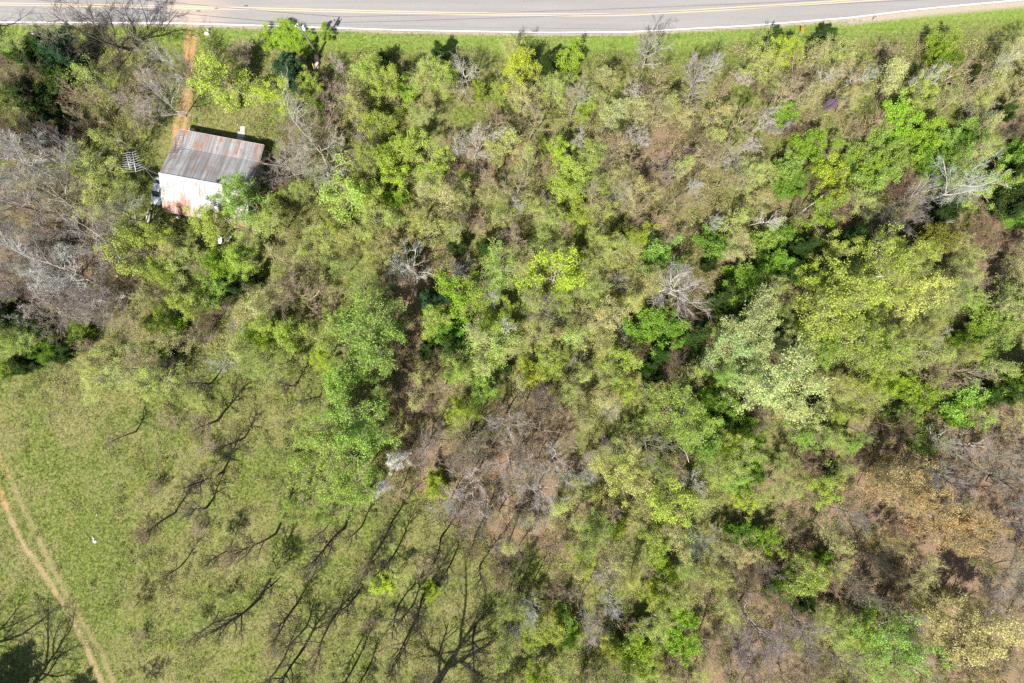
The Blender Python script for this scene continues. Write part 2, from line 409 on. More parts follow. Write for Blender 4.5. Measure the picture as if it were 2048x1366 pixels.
# kind: H, R, clear bole, trunk radius, stems, limbs, (n2, n3, n4), limb elevation, wander, twig radius, leaves per twig, leaf size, leaf spread
KIND = {
 'spread': dict(H=10, R=6.0, clear=.18, tr=.27, stems=1, n1=11, n=(7, 7, 4), el=(20, 65), wan=.16, tw=.017, lf=0),
 'tall':   dict(H=16, R=3.2, clear=.35, tr=.29, stems=1, n1=14, n=(6, 5, 3), el=(38, 70), wan=.10, tw=.015, lf=0),
 'brush':  dict(H=4.2, R=2.8, clear=.02, tr=.05, stems=7, n1=4, n=(6, 6, 4), el=(35, 75), wan=.20, tw=.011, lf=0),
 'bud':    dict(H=11, R=3.8, clear=.3, tr=.15, stems=1, n1=14, n=(6, 6, 4), el=(34, 72), wan=.15, tw=.014, lf=4, ls=.11, sp=.17),
 'leafy':  dict(H=9, R=3.9, clear=.2, tr=.14, stems=1, n1=13, n=(6, 6, 3), el=(22, 65), wan=.15, tw=.012, lf=8, ls=.16, sp=.20),
 'big':    dict(H=13, R=6.4, clear=.2, tr=.24, stems=1, n1=18, n=(8, 7, 3), el=(8, 62), wan=.14, tw=.015, lf=7, ls=.205, sp=.23),
 'sapling': dict(H=12, R=2.0, clear=.25, tr=.13, stems=1, n1=18, n=(5, 5, 3), el=(48, 74), wan=.09, tw=.012, lf=2, ls=.11, sp=.14),
 'slim':   dict(H=13, R=2.3, clear=.3, tr=.11, stems=1, n1=16, n=(5, 5, 3), el=(46, 74), wan=.09, tw=.011, lf=0),
 'oak':    dict(H=22, R=10, clear=.28, tr=.62, stems=1, n1=11, n=(7, 6, 4), el=(12, 66), wan=.15, tw=.022, lf=0),
 'shrub':  dict(H=3.6, R=2.7, clear=.02, tr=.05, stems=6, n1=5, n=(5, 5, 3), el=(15, 65), wan=.22, tw=.010, lf=7, ls=.15, sp=.16),
 'ever':   dict(H=6, R=2.9, clear=.05, tr=.12, stems=2, n1=14, n=(7, 6, 3), el=(10, 62), wan=.14, tw=.011, lf=9, ls=.16, sp=.16),
 'cedar':  dict(H=6.5, R=1.7, clear=.03, tr=.10, stems=1, n1=40, n=(6, 5, 2), el=(10, 45), wan=.10, tw=.010, lf=8, ls=.12, sp=.12),
}
def make_proto(kind, seed):
    p = KIND[kind]; rs = np.random.RandomState(seed*97+len(kind)*13+sum(map(ord, kind)))
    H, Rr = p['H'], p['R']; ns = p['stems']; n1 = p['n1']; n2, n3, n4 = p['n']
    if ns == 1:
        d0 = nrm(np.array([[rs.normal()*.05, rs.normal()*.05, 1.]])); L0 = np.array([H*.92])
        st = np.array([[0, 0, -.25]])
    else:
        an = rs.uniform(0, 6.28, ns); k = rs.uniform(.25, .9, ns)
        d0 = nrm(np.stack([np.cos(an)*k, np.sin(an)*k, np.ones(ns)], -1)); L0 = H*rs.uniform(.75, 1.05, ns); st = np.stack([np.cos(an)*.15, np.sin(an)*.15, -.15*np.ones(ns)], -1)
    P0 = polyl(st, d0, L0, 9, p['wan']*.45, .02, rs)
    tv, tq = tubes(P0, np.full(ns, p['tr']), np.full(ns, p['tr']*.2), 7)
    # limbs
    c = p['clear'] if ns == 1 else .2
    S, D, L, t = spawn(P0, n1, c, rs, .1, L0, 1, 1, 0)
    an = rs.uniform(0, 6.28, ns)[:, None]+np.arange(n1)[None]*2.4+rs.normal(size=(ns, n1))*.3; an = an.ravel()
    el = np.radians(p['el'][0]+(p['el'][1]-p['el'][0])*np.clip((t-c)/(1-c), 0, 1)**.9+rs.normal(size=len(t))*6)
    D = np.stack([np.cos(an)*np.cos(el), np.sin(an)*np.cos(el), np.sin(el)], -1)
    tt = np.clip((t-c)/(1-c), 0, 1)
    if kind == 'cedar': prof = (1-tt)**.8+.12
    elif ns == 1: prof = np.sqrt(np.clip(1-((tt-.25)/.85)**2, .08, 1))
    else: prof = .75+.3*rs.uniform(0, 1, len(tt))
    L1 = Rr*prof/np.maximum(np.cos(el), .55)*rs.uniform(.62, 1.08, len(t))*(.95 if ns == 1 else .62)
    P1 = polyl(S, D, L1, 6, p['wan'], .045, rs)
    r1 = p['tr']*(.52-.28*tt)*np.clip(L1/Rr, .4, 1.2)
    v1, q1 = tubes(P1, r1, r1*.25, 5)
    tverts = np.concatenate([tv, v1]); tquads = np.concatenate([tq, q1+len(tv)])
    S, D, L2, t2 = spawn(P1, n2, .18, rs, .75, L1, .32, .62, .45); P2 = polyl(S, D, L2, 4, p['wan']*1.2, .05, rs)
    r2 = np.maximum(p['tw']*1.2, np.repeat(r1, n2)*.42*(1-.4*t2)); v2, q2 = tubes(P2, r2, r2*.4, 3)
    S, D, L3, t3 = spawn(P2, n3, .15, rs, .8, L2, .38, .75, .4); P3 = polyl(S, D, L3, 2, p['wan']*1.3, .06, rs)
    r3 = np.full(len(L3), p['tw']*1.05); v3, q3 = tubes(P3, r3, r3*.6, 3)
    S, D, L4, t4 = spawn(P3, n4, .2, rs, .8, L3, .4, .85, .3); L4 = np.maximum(L4, .12); P4 = polyl(S, D, L4, 1, .1, 0, rs)
    r4 = np.full(len(L4), p['tw']*.8); v4, q4 = tubes(P4, r4, r4*.5, 3)
    cv = [v2, v3, v4]; cq = [q2, q3+len(v2), q4+len(v2)+len(v3)]; nb = sum(map(len, cv)); nq = sum(map(len, cq)); midx = [np.zeros(nq, int)]
    if p['lf']:
        k = p['lf']; E = P4[:, -1]; n_ = len(E)
        # leave some sprays empty so the crown has holes
        if kind in ('leafy', 'big', 'bud'):
            key = np.repeat(rs.uniform(0, 1, len(L2)), n3*n4); E = E[key > .26]; n_ = len(E)
        c0 = np.repeat(E, k, 0)+rs.normal(size=(n_*k, 3))*p['sp']
        sz = p['ls']*rs.uniform(.55, 1.25, n_*k)
        lv, lq = leafquads(c0, sz, rs, .6); cv.append(lv); cq.append(lq+nb); midx.append(np.ones(len(lq), int))
    bare = not p['lf']
    trunk_me = mesh_np('trunk', tverts, quads=tquads, mats=[M_bark], smooth_sh=True)
    crown_me = mesh_np('crown', np.concatenate(cv), quads=np.concatenate(cq), mats=[M_bark] if bare else [M_twig, M_leaf], midx=np.concatenate(midx))
    return trunk_me, crown_me
PROTO = {}
NPRO = {'slim': 4, 'sapling': 4, 'oak': 2, 'spread': 4, 'tall': 4, 'brush': 4, 'bud': 5, 'leafy': 4, 'big': 3, 'shrub': 3, 'ever': 2, 'cedar': 2}
rnd = random.Random(12)
def proto(kind):
    s = rnd.randrange(NPRO[kind])
    if (kind, s) not in PROTO: PROTO[(kind, s)] = make_proto(kind, s+1)
    return PROTO[(kind, s)]

COL = dict(lime=(.29, .45, .05), yel=(.38, .48, .09), ylw=(.40, .51, .06), green=(.19, .33, .045), mid=(.30, .44, .09), pale=(.43, .52, .21), haze=(.45, .52, .14),
           hazeg=(.36, .50, .11), hazet=(.49, .48, .20), orange=(.47, .35, .17), dark=(.055, .10, .025), blue=(.06, .12, .055), white=(.88, .88, .88), purple=(.38, .25, .38),
           rust=(.34, .21, .10), gold=(.19, .195, .035))
BARK = dict(grey=(.34, .31, .26), pale=(.48, .45, .41), tan=(.37, .30, .20), brown=(.23, .175, .12), dark=(.09, .078, .065), purple=(.33, .275, .25), blue=(.32, .32, .31))
NAMES = {'slim': 'sapling', 'sapling': 'sapling', 'oak': 'bare_tree', 'spread': 'bare_tree', 'tall': 'bare_tree', 'brush': 'thicket_shrub', 'bud': 'budding_tree', 'leafy': 'leafing_tree', 'big': 'leafing_tree', 'shrub': 'green_shrub', 'ever': 'evergreen_tree', 'cedar': 'cedar_tree'}
CATS = {'slim': 'sapling', 'sapling': 'sapling', 'oak': 'bare tree', 'spread': 'bare tree', 'tall': 'bare tree', 'brush': 'shrub', 'bud': 'budding tree', 'leafy': 'leafing tree', 'big': 'leafing tree', 'shrub': 'shrub', 'ever': 'evergreen tree', 'cedar': 'cedar tree'}
GROUPS = {'slim': 'slim saplings of the wood', 'sapling': 'slim saplings of the wood', 'oak': 'great bare trees outside the frame', 'spread': 'bare trees of the wood', 'tall': 'bare trees of the wood', 'brush': 'leafless thicket shrubs', 'bud': 'budding trees of the wood', 'leafy': 'trees coming into leaf',
          'big': 'trees coming into leaf', 'shrub': 'green shrubs of the wood', 'ever': 'evergreen trees', 'cedar': 'evergreen trees'}
CWORD = dict(lime='lime green', yel='yellow-green', ylw='bright yellow-green', green='fresh green', mid='mid green', pale='pale cream-green', haze='hazy olive', hazeg='hazy green', hazet='hazy tan',
             orange='orange-brown', dark='dark green', blue='dark blue-green', white='white-blossomed', purple='purple-blossomed', rust='rusty brown', gold='dull gold',
             grey='grey', tan='tan', brown='brown', purplebark='purplish')
MARKS = [('tin-roofed house', 425, 350), ('utility pole', 637, 110), ('white blossom tree', 800, 915), ('pale cream-green crowns', 1510, 720), ('upper orange-budded oak', 1790, 960), ('lower orange-budded oak', 1870, 1030),
         ('road sign', 1594, 68), ('purple blossom', 1658, 210), ('white field scrap', 190, 1083), ('white-limbed tree', 1825, 395), ('oval tree beside the field', 525, 668), ('white dead limb', 1740, 552),
         ('bright white snag', 1335, 578), ('yellow field bush', 762, 1168), ('driveway mouth', 378, 50), ('dirt track', 60, 1060), ('round yellow-green crown', 1162, 1112), ('parked car', 314, 385),
         ('rooftop antenna', 275, 330), ('round blue-green evergreen', 575, 132), ('lime green centre tree', 925, 585), ('tall yellow-green crown', 1108, 560), ('dull gold evergreen', 1868, 470),
         ('marker post', 1744, 40), ('narrow dark cedar', 497, 560), ('bright bottom bush', 1255, 1310), ('vivid shaded tree', 1640, 435), ('layered right-edge bush', 2010, 635),
         ('tan-budded corner crown', 1930, 1260), ('upper big green crown', 762, 680), ('silvery bare tree', 902, 1000), ('white-limbed gap tree', 820, 540), ('gnarled white tree', 945, 290),
         ('fan-shaped pale tree', 932, 150), ('pale verge tree', 1300, 105), ('dark right-edge evergreen', 2030, 400), ('large mid-green tree', 1350, 830), ('wide purplish tree', 1510, 1250),
         ('great oak shadow', 910, 1250), ('dark left-edge evergreen', 30, 620), ('upper left stones', 78, 78), ('roof-corner green tree', 498, 402)]
BWORD = dict(grey='grey', pale='pale grey', tan='tan', brown='brown', dark='dark', purple='purplish', blue='blue-grey')
NOUN = {'slim': 'slim leafless sapling', 'sapling': 'slim upright sapling', 'oak': 'great bare tree', 'spread': 'bare spreading tree', 'tall': 'slim bare tree', 'brush': 'leafless bush', 'bud': 'budding tree', 'leafy': 'leafing tree', 'big': 'broad leafing tree', 'shrub': 'leafy bush',
        'ever': 'evergreen', 'cedar': 'narrow cedar'}
USED = set(); PLACED = []; PENDING = []; SHORT = []
def short_desc(kind, col): return (BWORD.get(col, col) if not KIND[kind]['lf'] else CWORD.get(col, col))+' '+NOUN[kind]
def place_words(px, py, m):
    dx, dy = px-m[1], py-m[2]; d = math.hypot(dx, dy)/12
    h_ = 'right' if dx > 0 else 'left'; v_ = 'below' if dy > 0 else 'above'
    far = 'just' if d < 4.5 else 'a little' if d < 8 else 'some way' if d < 13 else 'well' if d < 20 else 'far'
    if abs(dx) > 2.2*abs(dy): w = h_+' of'
    elif abs(dy) > 2.2*abs(dx): w = v_
    else: w = v_+' '+h_+' of'
    return far+' '+w+' the '+m[0]
def resolve_labels():
    """every plant without a label of its own gets one from its look, its landmark and its neighbour"""
    for e, kind, col, s, px, py in PENDING:
        size = 'small' if s < .8 else ('large' if s > 1.2 else 'mid-sized'); sd_ = short_desc(kind, col)
        ms = sorted(MARKS, key=lambda m: math.hypot(m[1]-px, m[2]-py))[:8]
        nb = sorted(SHORT, key=lambda q: math.hypot(q[0]-px, q[1]-py))[1:7]
        cands = [sd_+', '+place_words(px, py, ms[0]), size+' '+sd_+', '+place_words(px, py, ms[0])]
        cands += [sd_+', '+place_words(px, py, m)+' beside '+('an ' if q[2][0] in 'aeiou' else 'a ')+q[2] for m in ms[:3] for q in nb[:3]]
        cands += [size+' '+c for c in cands[2:]]
        cands += [sd_+', '+place_words(px, py, m)+' beside '+('an ' if q[2][0] in 'aeiou' else 'a ')+q[2] for m in ms for q in nb]
        cands = [c for c in cands if len(c.split()) <= 16]
        cands += [sd_+', '+place_words(px, py, m) for m in ms[1:]]
        lab = next((c for c in cands if c not in USED), cands[0])
        USED.add(lab); e['label'] = lab
def plant(kind, px, py, rpx, col, H=None, base=False, label=None, bark=None, cat=None, name=None, group=None, fz=.62, sq=None):
    """px, py: where the crown (or, with base=True, the foot) shows in the photo; rpx: crown radius in photo pixels"""
    p = KIND[kind]; k = rpx/12.0/p['R']
    Ht = H if H else p['H']*k**.75
    if base: x, y = W(px, py, 0)
    else: x, y = W(px, py, Ht*fz)
    z = gzf(x, y); t, c = proto(kind)
    e = empty(name or NAMES[kind], (x, y, z), rnd.uniform(0, 6.28))
    kk = k if base else k*(HC-Ht*fz)/HC
    e.scale = (kk*rnd.uniform(.92, 1.08), kk*rnd.uniform(.92, 1.08), Ht/p['H'])
    bare = not p['lf']
    if label: USED.add(label)
    else: PENDING.append((e, kind, col, k, px, py))
    SHORT.append((px, py, short_desc(kind, col)))
    tag(e, label, cat or CATS[kind], group or GROUPS[kind])
    shr = kind in ('brush', 'shrub')
    to = link('stem' if shr else 'trunk', t, e); co = link('twigs' if kind == 'brush' else 'foliage' if kind == 'shrub' else 'crown', c, e)
    bc = BARK[bark] if bark else (BARK[col] if bare and col in BARK else (.33, .29, .24))
    j = rnd.uniform(.88, 1.12)
    to.color = (*[q*j for q in bc], 1)
    cc = BARK.get(col, COL.get(col)) if bare else COL[col]
    j2 = [rnd.uniform(.92, 1.08) for _ in range(3)]
    co.color = (cc[0]*j2[0], cc[1]*j2[1], cc[2]*j2[2], 1)
    PLACED.append((px, py, rpx*(.75 if kind in ('bud', 'tall', 'spread', 'brush') else .85)))
    return e
# ------------------------------------------------------------------ trees and shrubs one can tell apart in the photo
H_ = plant
# top left, round the house and the drive
H_('spread', 262, 100, 88, 'dark', H=11.5, base=True, label='dark bare vase-shaped tree whose branches reach over the road, left of the driveway mouth')
H_('ever', 70, 120, 38, 'dark', H=5, label='dark rounded evergreen in the top left, just below the two pale stones')
H_('ever', 128, 128, 36, 'blue', H=7, label='dark blue evergreen standing in for a round shadow near the top left pale stones')  # this and the next two evergreens stand in for what is mostly shadow
H_('ever', 62, 205, 46, 'dark', H=8, label='large dark evergreen standing in for shadow at the left edge, above the bare grey thicket')
H_('ever', 105, 262, 36, 'blue', H=6, label='low dark evergreen standing in for shadow under the grey tangle at the upper left')
H_('spread', 70, 175, 52, 'brown', H=10, label='thin brown bare tree standing over the dark evergreens at upper left')
H_('spread', 190, 205, 46, 'tan', H=9, label='bare tree with reddish branch tips between the dark evergreens and the drive')
H_('leafy', 8, 215, 34, 'yel', H=7, label='yellow-green leafing tree cut by the left photo edge, above the bare thicket')
H_('shrub', 12, 270, 26, 'mid', label='green bush at the left photo edge under the cut-off leafing tree')
H_('brush', 268, 225, 55, 'purple', H=6, label='wide purplish thicket bush left of the drive')
H_('brush', 268, 180, 40, 'tan', H=5, label='tan thicket bush above the wide purplish one by the drive')
H_('spread', 345, 145, 44, 'pale', H=11, label='upper of two gnarled pale grey trees leaning beside the drive')
H_('spread', 330, 205, 48, 'pale', H=11, label='lower of two gnarled pale grey trees leaning beside the drive')
H_('spread', 392, 160, 34, 'tan', H=8, label='tan bare tree overhanging the drive just below its gravel bend')
H_('brush', 466, 100, 42, 'tan', H=5, label='pinkish tan leafless bush on the yard grass near the road, right of the drive')
H_('leafy', 462, 165, 58, 'yel', H=9, label='airy yellow-green tree on the lawn between road and house')
H_('ever', 575, 132, 38, 'blue', H=6.5, label='round dark blue-green evergreen left of the utility pole foot')
for a in ((560, 72, 28), (590, 66, 26), (606, 90, 24), (655, 66, 16)):
    H_('shrub', *a, 'lime', H=1.5)
H_('leafy', 560, 190, 42, 'ylw', H=7, label='yellow-green tree below the round blue-green evergreen')
H_('leafy', 618, 170, 30, 'yel', H=6)
H_('brush', 672, 132, 22, 'pale', H=2.6, label='small round silver-grey bush in the verge grass right of the utility pole')
H_('brush', 665, 195, 40, 'purple', H=5); H_('brush', 735, 215, 36, 'brown', H=5); H_('brush', 712, 280, 40, 'purple', H=5.5)
H_('spread', 632, 330, 92, 'grey', H=12, label='wide bare grey tree with many pale limbs right of the house')
H_('spread', 655, 262, 48, 'tan', H=9); H_('spread', 578, 345, 55, 'purple', H=8)
H_('brush', 545, 385, 38, 'brown', H=5, label='dark brown thicket behind the right end of the house')
H_('big', 500, 405, 58, 'mid', H=10, label='fresh green tree spreading over the right corner of the house roof')
H_('leafy', 420, 448, 46, 'yel', H=7.5, label='thin yellow-green tree at the lower edge of the house')
H_('bud', 500, 470, 40, 'haze', H=6)
H_('leafy', 690, 410, 66, 'yel', H=10, label='wide yellow-green tree right of the bare grey tree by the house')
H_('bud', 745, 455, 50, 'haze', H=9); H_('bud', 640, 470, 48, 'haze', H=8)
# left thicket
for a in ((40, 330, 74, 'pale', 14), (105, 315, 66, 'pale', 13), (120, 405, 70, 'grey', 12), (35, 410, 70, 'purple', 12), (60, 480, 70, 'purple', 12), (195, 485, 76, 'pale', 14),
          (135, 560, 72, 'pale', 13), (245, 555, 46, 'brown', 8), (235, 618, 44, 'tan', 7), (340, 590, 34, 'brown', 6), (95, 520, 60, 'grey', 10), (20, 540, 40, 'brown', 8)):
    H_('spread', a[0], a[1], a[2], a[3], H=a[4])
H_('bud', 190, 345, 58, 'haze', H=8); H_('bud', 205, 415, 50, 'haze', H=8); H_('bud', 248, 380, 42, 'hazeg', H=6);
H_('leafy', 290, 500, 62, 'yel', H=9, label='rounded yellow-green tree with grey limbs below the parked car')
H_('bud', 350, 530, 50, 'haze', H=7); H_('shrub', 330, 625, 20, 'lime'); H_('shrub', 425, 580, 34, 'mid', H=3.5, label='bright green bush standing in the dark shade below the house')
H_('shrub', 350, 655, 24, 'lime'); H_('cedar', 497, 560, 16, 'dark', H=7.5, label='narrow dark cedar casting a long shadow below the house')
H_('cedar', 465, 575, 15, 'dark', H=6); H_('ever', 30, 620, 42, 'dark', H=8, label='dark evergreen mass at the left edge above the open field'); H_('ever', 75, 660, 26, 'dark', H=6)
H_('leafy', 12, 690, 36, 'mid', H=7); H_('leafy', 5, 735, 26, 'lime', H=5)
H_('bud', 605, 520, 44, 'hazet', H=6); H_('brush', 600, 535, 34, 'brown', H=4)
H_('spread', 605, 600, 62, 'tan', H=11, label='round tan-grey bare tree above the bright yellow-green one in the field corner')
H_('leafy', 525, 668, 44, 'ylw', H=7, label='bright yellow-green oval tree where the wood meets the field')
H_('ever', 335, 705, 26, 'dark', H=5, label='small dark evergreen at the top of the open field'); H_('bud', 315, 755, 52, 'hazeg', H=6)
H_('bud', 200, 770, 44, 'haze', H=4.5); H_('brush', 400, 660, 30, 'tan', H=3)
# big fresh-green crowns
H_('big', 762, 680, 88, 'mid', H=15, label='large fresh-green tree, upper of the two big crowns left of centre')
H_('big', 720, 850, 78, 'mid', H=14, label='large green tree directly above the white blossom')
H_('big', 655, 905, 70, 'mid', H=12, label='green crown left of the white blossom, at the edge of the field')
H_('big', 712, 960, 62, 'mid', H=12, label='green crown below left of the white blossom, lowest of the big crowns')
H_('leafy', 690, 770, 55, 'mid', H=10); H_('leafy', 868, 640, 36, 'yel', H=8)
H_('leafy', 799, 918, 23, 'white', H=11, bark='pale', label='white-blossomed tree between the big green crown and the grey bare tree', name='blossoming_tree', cat='blossom tree', group='white blossom trees')
H_('leafy', 768, 972, 16, 'white', H=10, bark='pale', label='smaller white-blossomed tree below left of the brighter one', name='blossoming_tree', cat='blossom tree', group='white blossom trees')
H_('shrub', 1428, 1056, 7, 'white', H=3, label='tiny white-blossomed shrub at lower right, beside lime bushes', name='blossoming_shrub', cat='blossom tree', group='white blossom trees')
H_('spread', 848, 900, 44, 'grey', H=9, label='grey bare tree immediately right of the white blossom')
H_('shrub', 875, 965, 26, 'ylw', H=4); H_('spread', 902, 1000, 40, 'pale', H=9, label='silvery bare tree below right of the white blossom')
# centre
H_('spread', 820, 540, 56, 'pale', H=11, label='white-limbed bare tree in the dark gap left of centre')
H_('leafy', 925, 585, 54, 'lime', H=10, label='fresh lime-green tree just left of the photo centre')
H_('leafy', 1108, 560, 62, 'ylw', H=11, label='bright yellow-green tall crown right of the photo centre')
H_('bud', 1000, 545, 62, 'hazeg', H=11); H_('bud', 985, 690, 66, 'hazeg', H=9); H_('leafy', 965, 780, 34, 'mid', H=6)
H_('leafy', 1095, 720, 45, 'yel', H=8); H_('spread', 1080, 620, 45, 'grey', H=7); H_('spread', 945, 660, 24, 'pale', H=5)
H_('bud', 1200, 640, 56, 'hazet', H=10); H_('leafy', 1230, 720, 45, 'yel', H=8); H_('shrub', 1300, 650, 46, 'green', H=4.5); H_('shrub', 1345, 660, 30, 'green', H=4)
H_('bud', 1210, 520, 50, 'haze', H=9); H_('shrub', 1310, 515, 36, 'mid', H=4); H_('spread', 1355, 580, 64, 'pale', H=12, label='bare tree with bright white inner branches in a hazy crown right of centre')
H_('leafy', 1250, 770, 34, 'ylw', H=7)
for a in ((935, 880, 50), (1010, 840, 50), (1075, 850, 56), (1110, 910, 52), (1020, 930, 62), (950, 960, 52), (1080, 990, 54)):
    H_('spread', *a, 'tan' if a[0] % 2 else 'pale', H=10+a[2]*.04)
# right half
H_('big', 1500, 660, 72, 'pale', H=14, label='upper pale cream-green tree, above its twin right of centre')
H_('big', 1535, 760, 80, 'pale', H=13.5, label='lower pale cream-green tree with whitish foliage right of centre')
H_('big', 1660, 610, 86, 'yel', H=14, label='large yellow-green tree right of the pale cream crowns')
H_('big', 1700, 690, 64, 'yel', H=12.5); H_('big', 1745, 520, 62, 'yel', H=13, label='yellow-green crown with a thick white dead limb in the right half')
H_('leafy', 1820, 590, 60, 'haze', H=10); H_('leafy', 1655, 520, 40, 'yel', H=9)
H_('big', 1350, 830, 70, 'mid', H=12.5, label='mid-green tree below left of the pale cream crowns')
H_('leafy', 1405, 880, 44, 'mid', H=9)
H_('ever', 1475, 560, 50, 'green', H=6); H_('ever', 1540, 520, 34, 'green', H=6); H_('shrub', 1530, 485, 36, 'mid', H=4); H_('leafy', 1640, 435, 48, 'lime', H=8, label='vivid green tree in shade left of the dark bare tree, upper right')
H_('spread', 1752, 450, 50, 'dark', H=9, label='dark bare tree in the shadow left of the white-limbed one'); H_('spread', 1825, 392, 34, 'pale', H=9, label='white-limbed small bare tree over a black shadow at the upper right')
H_('spread', 1905, 385, 62, 'pale', H=12, label='tall pale bare tree right of the small white-limbed one')
H_('ever', 1868, 470, 44, 'gold', H=8, label='dull gold evergreen below the white-limbed tree')
H_('brush', 1650, 400, 40, 'brown', H=5)
for a in ((1790, 260, 40, 'lime'), (1840, 285, 40, 'lime'), (1780, 300, 34, 'mid'), (1615, 290, 34, 'lime'), (1575, 330, 30, 'mid'), (1660, 345, 40, 'ylw'), (1740, 360, 36, 'mid'), (1870, 330, 36, 'green'), (1875, 100, 26, 'lime'), (1885, 140, 20, 'lime'), (1550, 100, 30, 'ylw')):
    H_('shrub' if a[0] != 1550 else 'leafy', a[0], a[1], a[2], a[3], H=5)
H_('brush', 1659, 208, 16, 'purple', H=3.5)
H_('shrub', 1659, 211, 7, 'purple', H=4, label='purple-blossomed shrub, the only one, in the upper right thicket', name='blossoming_shrub', cat='blossom shrub')
H_('ever', 1540, 88, 22, 'dark', H=5, label='dark evergreen behind the bright yellow-green tree below the road'); H_('ever', 1648, 72, 24, 'dark', H=5, label='dark round evergreen at the verge edge right of the road sign')
H_('leafy', 1570, 108, 32, 'ylw', H=7, label='bright yellow tree just below left of the road sign')
H_('bud', 1665, 100, 46, 'haze', H=8)
H_('ever', 2020, 305, 34, 'green', H=7); H_('ever', 2030, 400, 44, 'dark', H=9, label='tall dark evergreen on the right photo edge'); H_('ever', 2035, 330, 24, 'dark', H=6); H_('leafy', 1965, 375, 40, 'yel', H=8)
H_('shrub', 2010, 635, 50, 'mid', H=6, label='large layered bright green bush at the right photo edge'); H_('shrub', 1960, 690, 34, 'mid', H=5)
H_('shrub', 1820, 790, 36, 'lime', H=4.5); H_('shrub', 1930, 800, 46, 'mid', H=5); H_('shrub', 1770, 770, 30, 'lime', H=4); H_('ever', 2030, 760, 40, 'green', H=7); H_('leafy', 1690, 880, 34, 'mid', H=7)
H_('spread', 1780, 850, 40, 'brown', H=8)
H_('big', 1790, 960, 62, 'orange', H=13, label='orange-budded oak with white limbs, upper of two in the lower right')
H_('big', 1870, 1030, 62, 'orange', H=13, label='orange-budded oak directly below right of the upper one')
H_('big', 1930, 1260, 78, 'hazet', H=13, label='wide tan-budded crown near the bottom right corner')
H_('leafy', 1650, 970, 44, 'yel', H=9); H_('shrub', 1505, 940, 32, 'green', H=4); H_('leafy', 1470, 960, 32, 'mid', H=6); H_('leafy', 1340, 985, 66, 'yel', H=10); H_('leafy', 1230, 960, 50, 'haze', H=9)
H_('spread', 1385, 1080, 34, 'blue', H=9); H_('spread', 1290, 880, 46, 'grey', H=9)
H_('leafy', 1162, 1112, 32, 'ylw', H=7, label='round bright yellow-green crown at the lower centre'); H_('shrub', 1235, 1060, 22, 'ylw', H=3.5)
H_('shrub', 1470, 1070, 24, 'green', H=4); H_('shrub', 1515, 1080, 28, 'lime', H=4.5); H_('leafy', 1605, 1145, 46, 'yel', H=9)
H_('big', 1770, 1260, 64, 'mid', H=13, label='fresh green tree beside the tan-budded crown, bottom right'); H_('ever', 1790, 1330, 30, 'green', H=5)
H_('spread', 1740, 1110, 46, 'dark', H=9); H_('spread', 1690, 1030, 46, 'purple', H=10); H_('spread', 1510, 1250, 72, 'purple', H=13, label='wide purplish bare tree near the bottom, left of the fresh green tree')
H_('spread', 1610, 1260, 50, 'purple', H=9); H_('spread', 2020, 1150, 56, 'grey', H=12); H_('spread', 1960, 920, 46, 'grey', H=11); H_('spread', 2030, 980, 40, 'blue', H=11)
H_('shrub', 1255, 1310, 40, 'lime', H=5, label='bright green layered bush at the bottom, right of centre'); H_('shrub', 1290, 1270, 30, 'mid', H=4); H_('shrub', 1125, 1240, 26, 'mid', H=4); H_('shrub', 1140, 1275, 22, 'lime', H=3.5)
H_('shrub', 1350, 1290, 34, 'lime', H=4.5); H_('leafy', 1075, 1340, 34, 'ylw', H=7); H_('leafy', 1060, 1280, 24, 'yel', H=6)
H_('shrub', 762, 1166, 26, 'ylw', H=2.4, label='low yellow bush standing alone in the lower field'); H_('shrub', 862, 1180, 18, 'ylw', H=2.4)
# top edge of the wood
H_('leafy', 440+600, 150, 46, 'ylw', H=8); H_('leafy', 1010, 190, 30, 'yel', H=7); H_('leafy', 960, 185, 16, 'ylw', H=7, label='slim bright yellow column tree in the upper middle')
H_('spread', 932, 150, 36, 'pale', H=9, label='fan-shaped pale bare tree in the upper middle'); H_('ever', 766, 122, 15, 'dark', H=4); H_('ever', 885, 105, 22, 'dark', H=5); H_('ever', 1090, 122, 24, 'dark', H=5.5)
H_('bud', 1030, 105, 30, 'haze', H=6); H_('spread', 1300, 105, 42, 'pale', H=10, label='pale bare tree reaching over the verge right of the top middle')
H_('spread', 945, 290, 52, 'pale', H=11, label='gnarled white-branched tree in the upper middle thicket')
for a in ((860, 330, 44, 'yel'), (800, 350, 42, 'ylw'), (770, 320, 30, 'lime'), (815, 290, 40, 'yel'), (740, 150, 34, 'yel'), (780, 180, 40, 'yel'), (1150, 330, 44, 'yel'), (1130, 380, 36, 'yel'), (1110, 300, 30, 'ylw')):
    H_('leafy', a[0], a[1], a[2], a[3], H=7.5)
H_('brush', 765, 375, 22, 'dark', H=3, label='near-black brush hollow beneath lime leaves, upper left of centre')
for a in ((1240, 290, 46), (1150, 200, 46), (1230, 380, 40), (1060, 250, 44), (1390, 190, 50), (1480, 240, 46), (1560, 200, 44)):
    H_('slim', a[0], a[1], a[2]*.75, 'grey' if a[0] % 20 else 'tan', H=14)
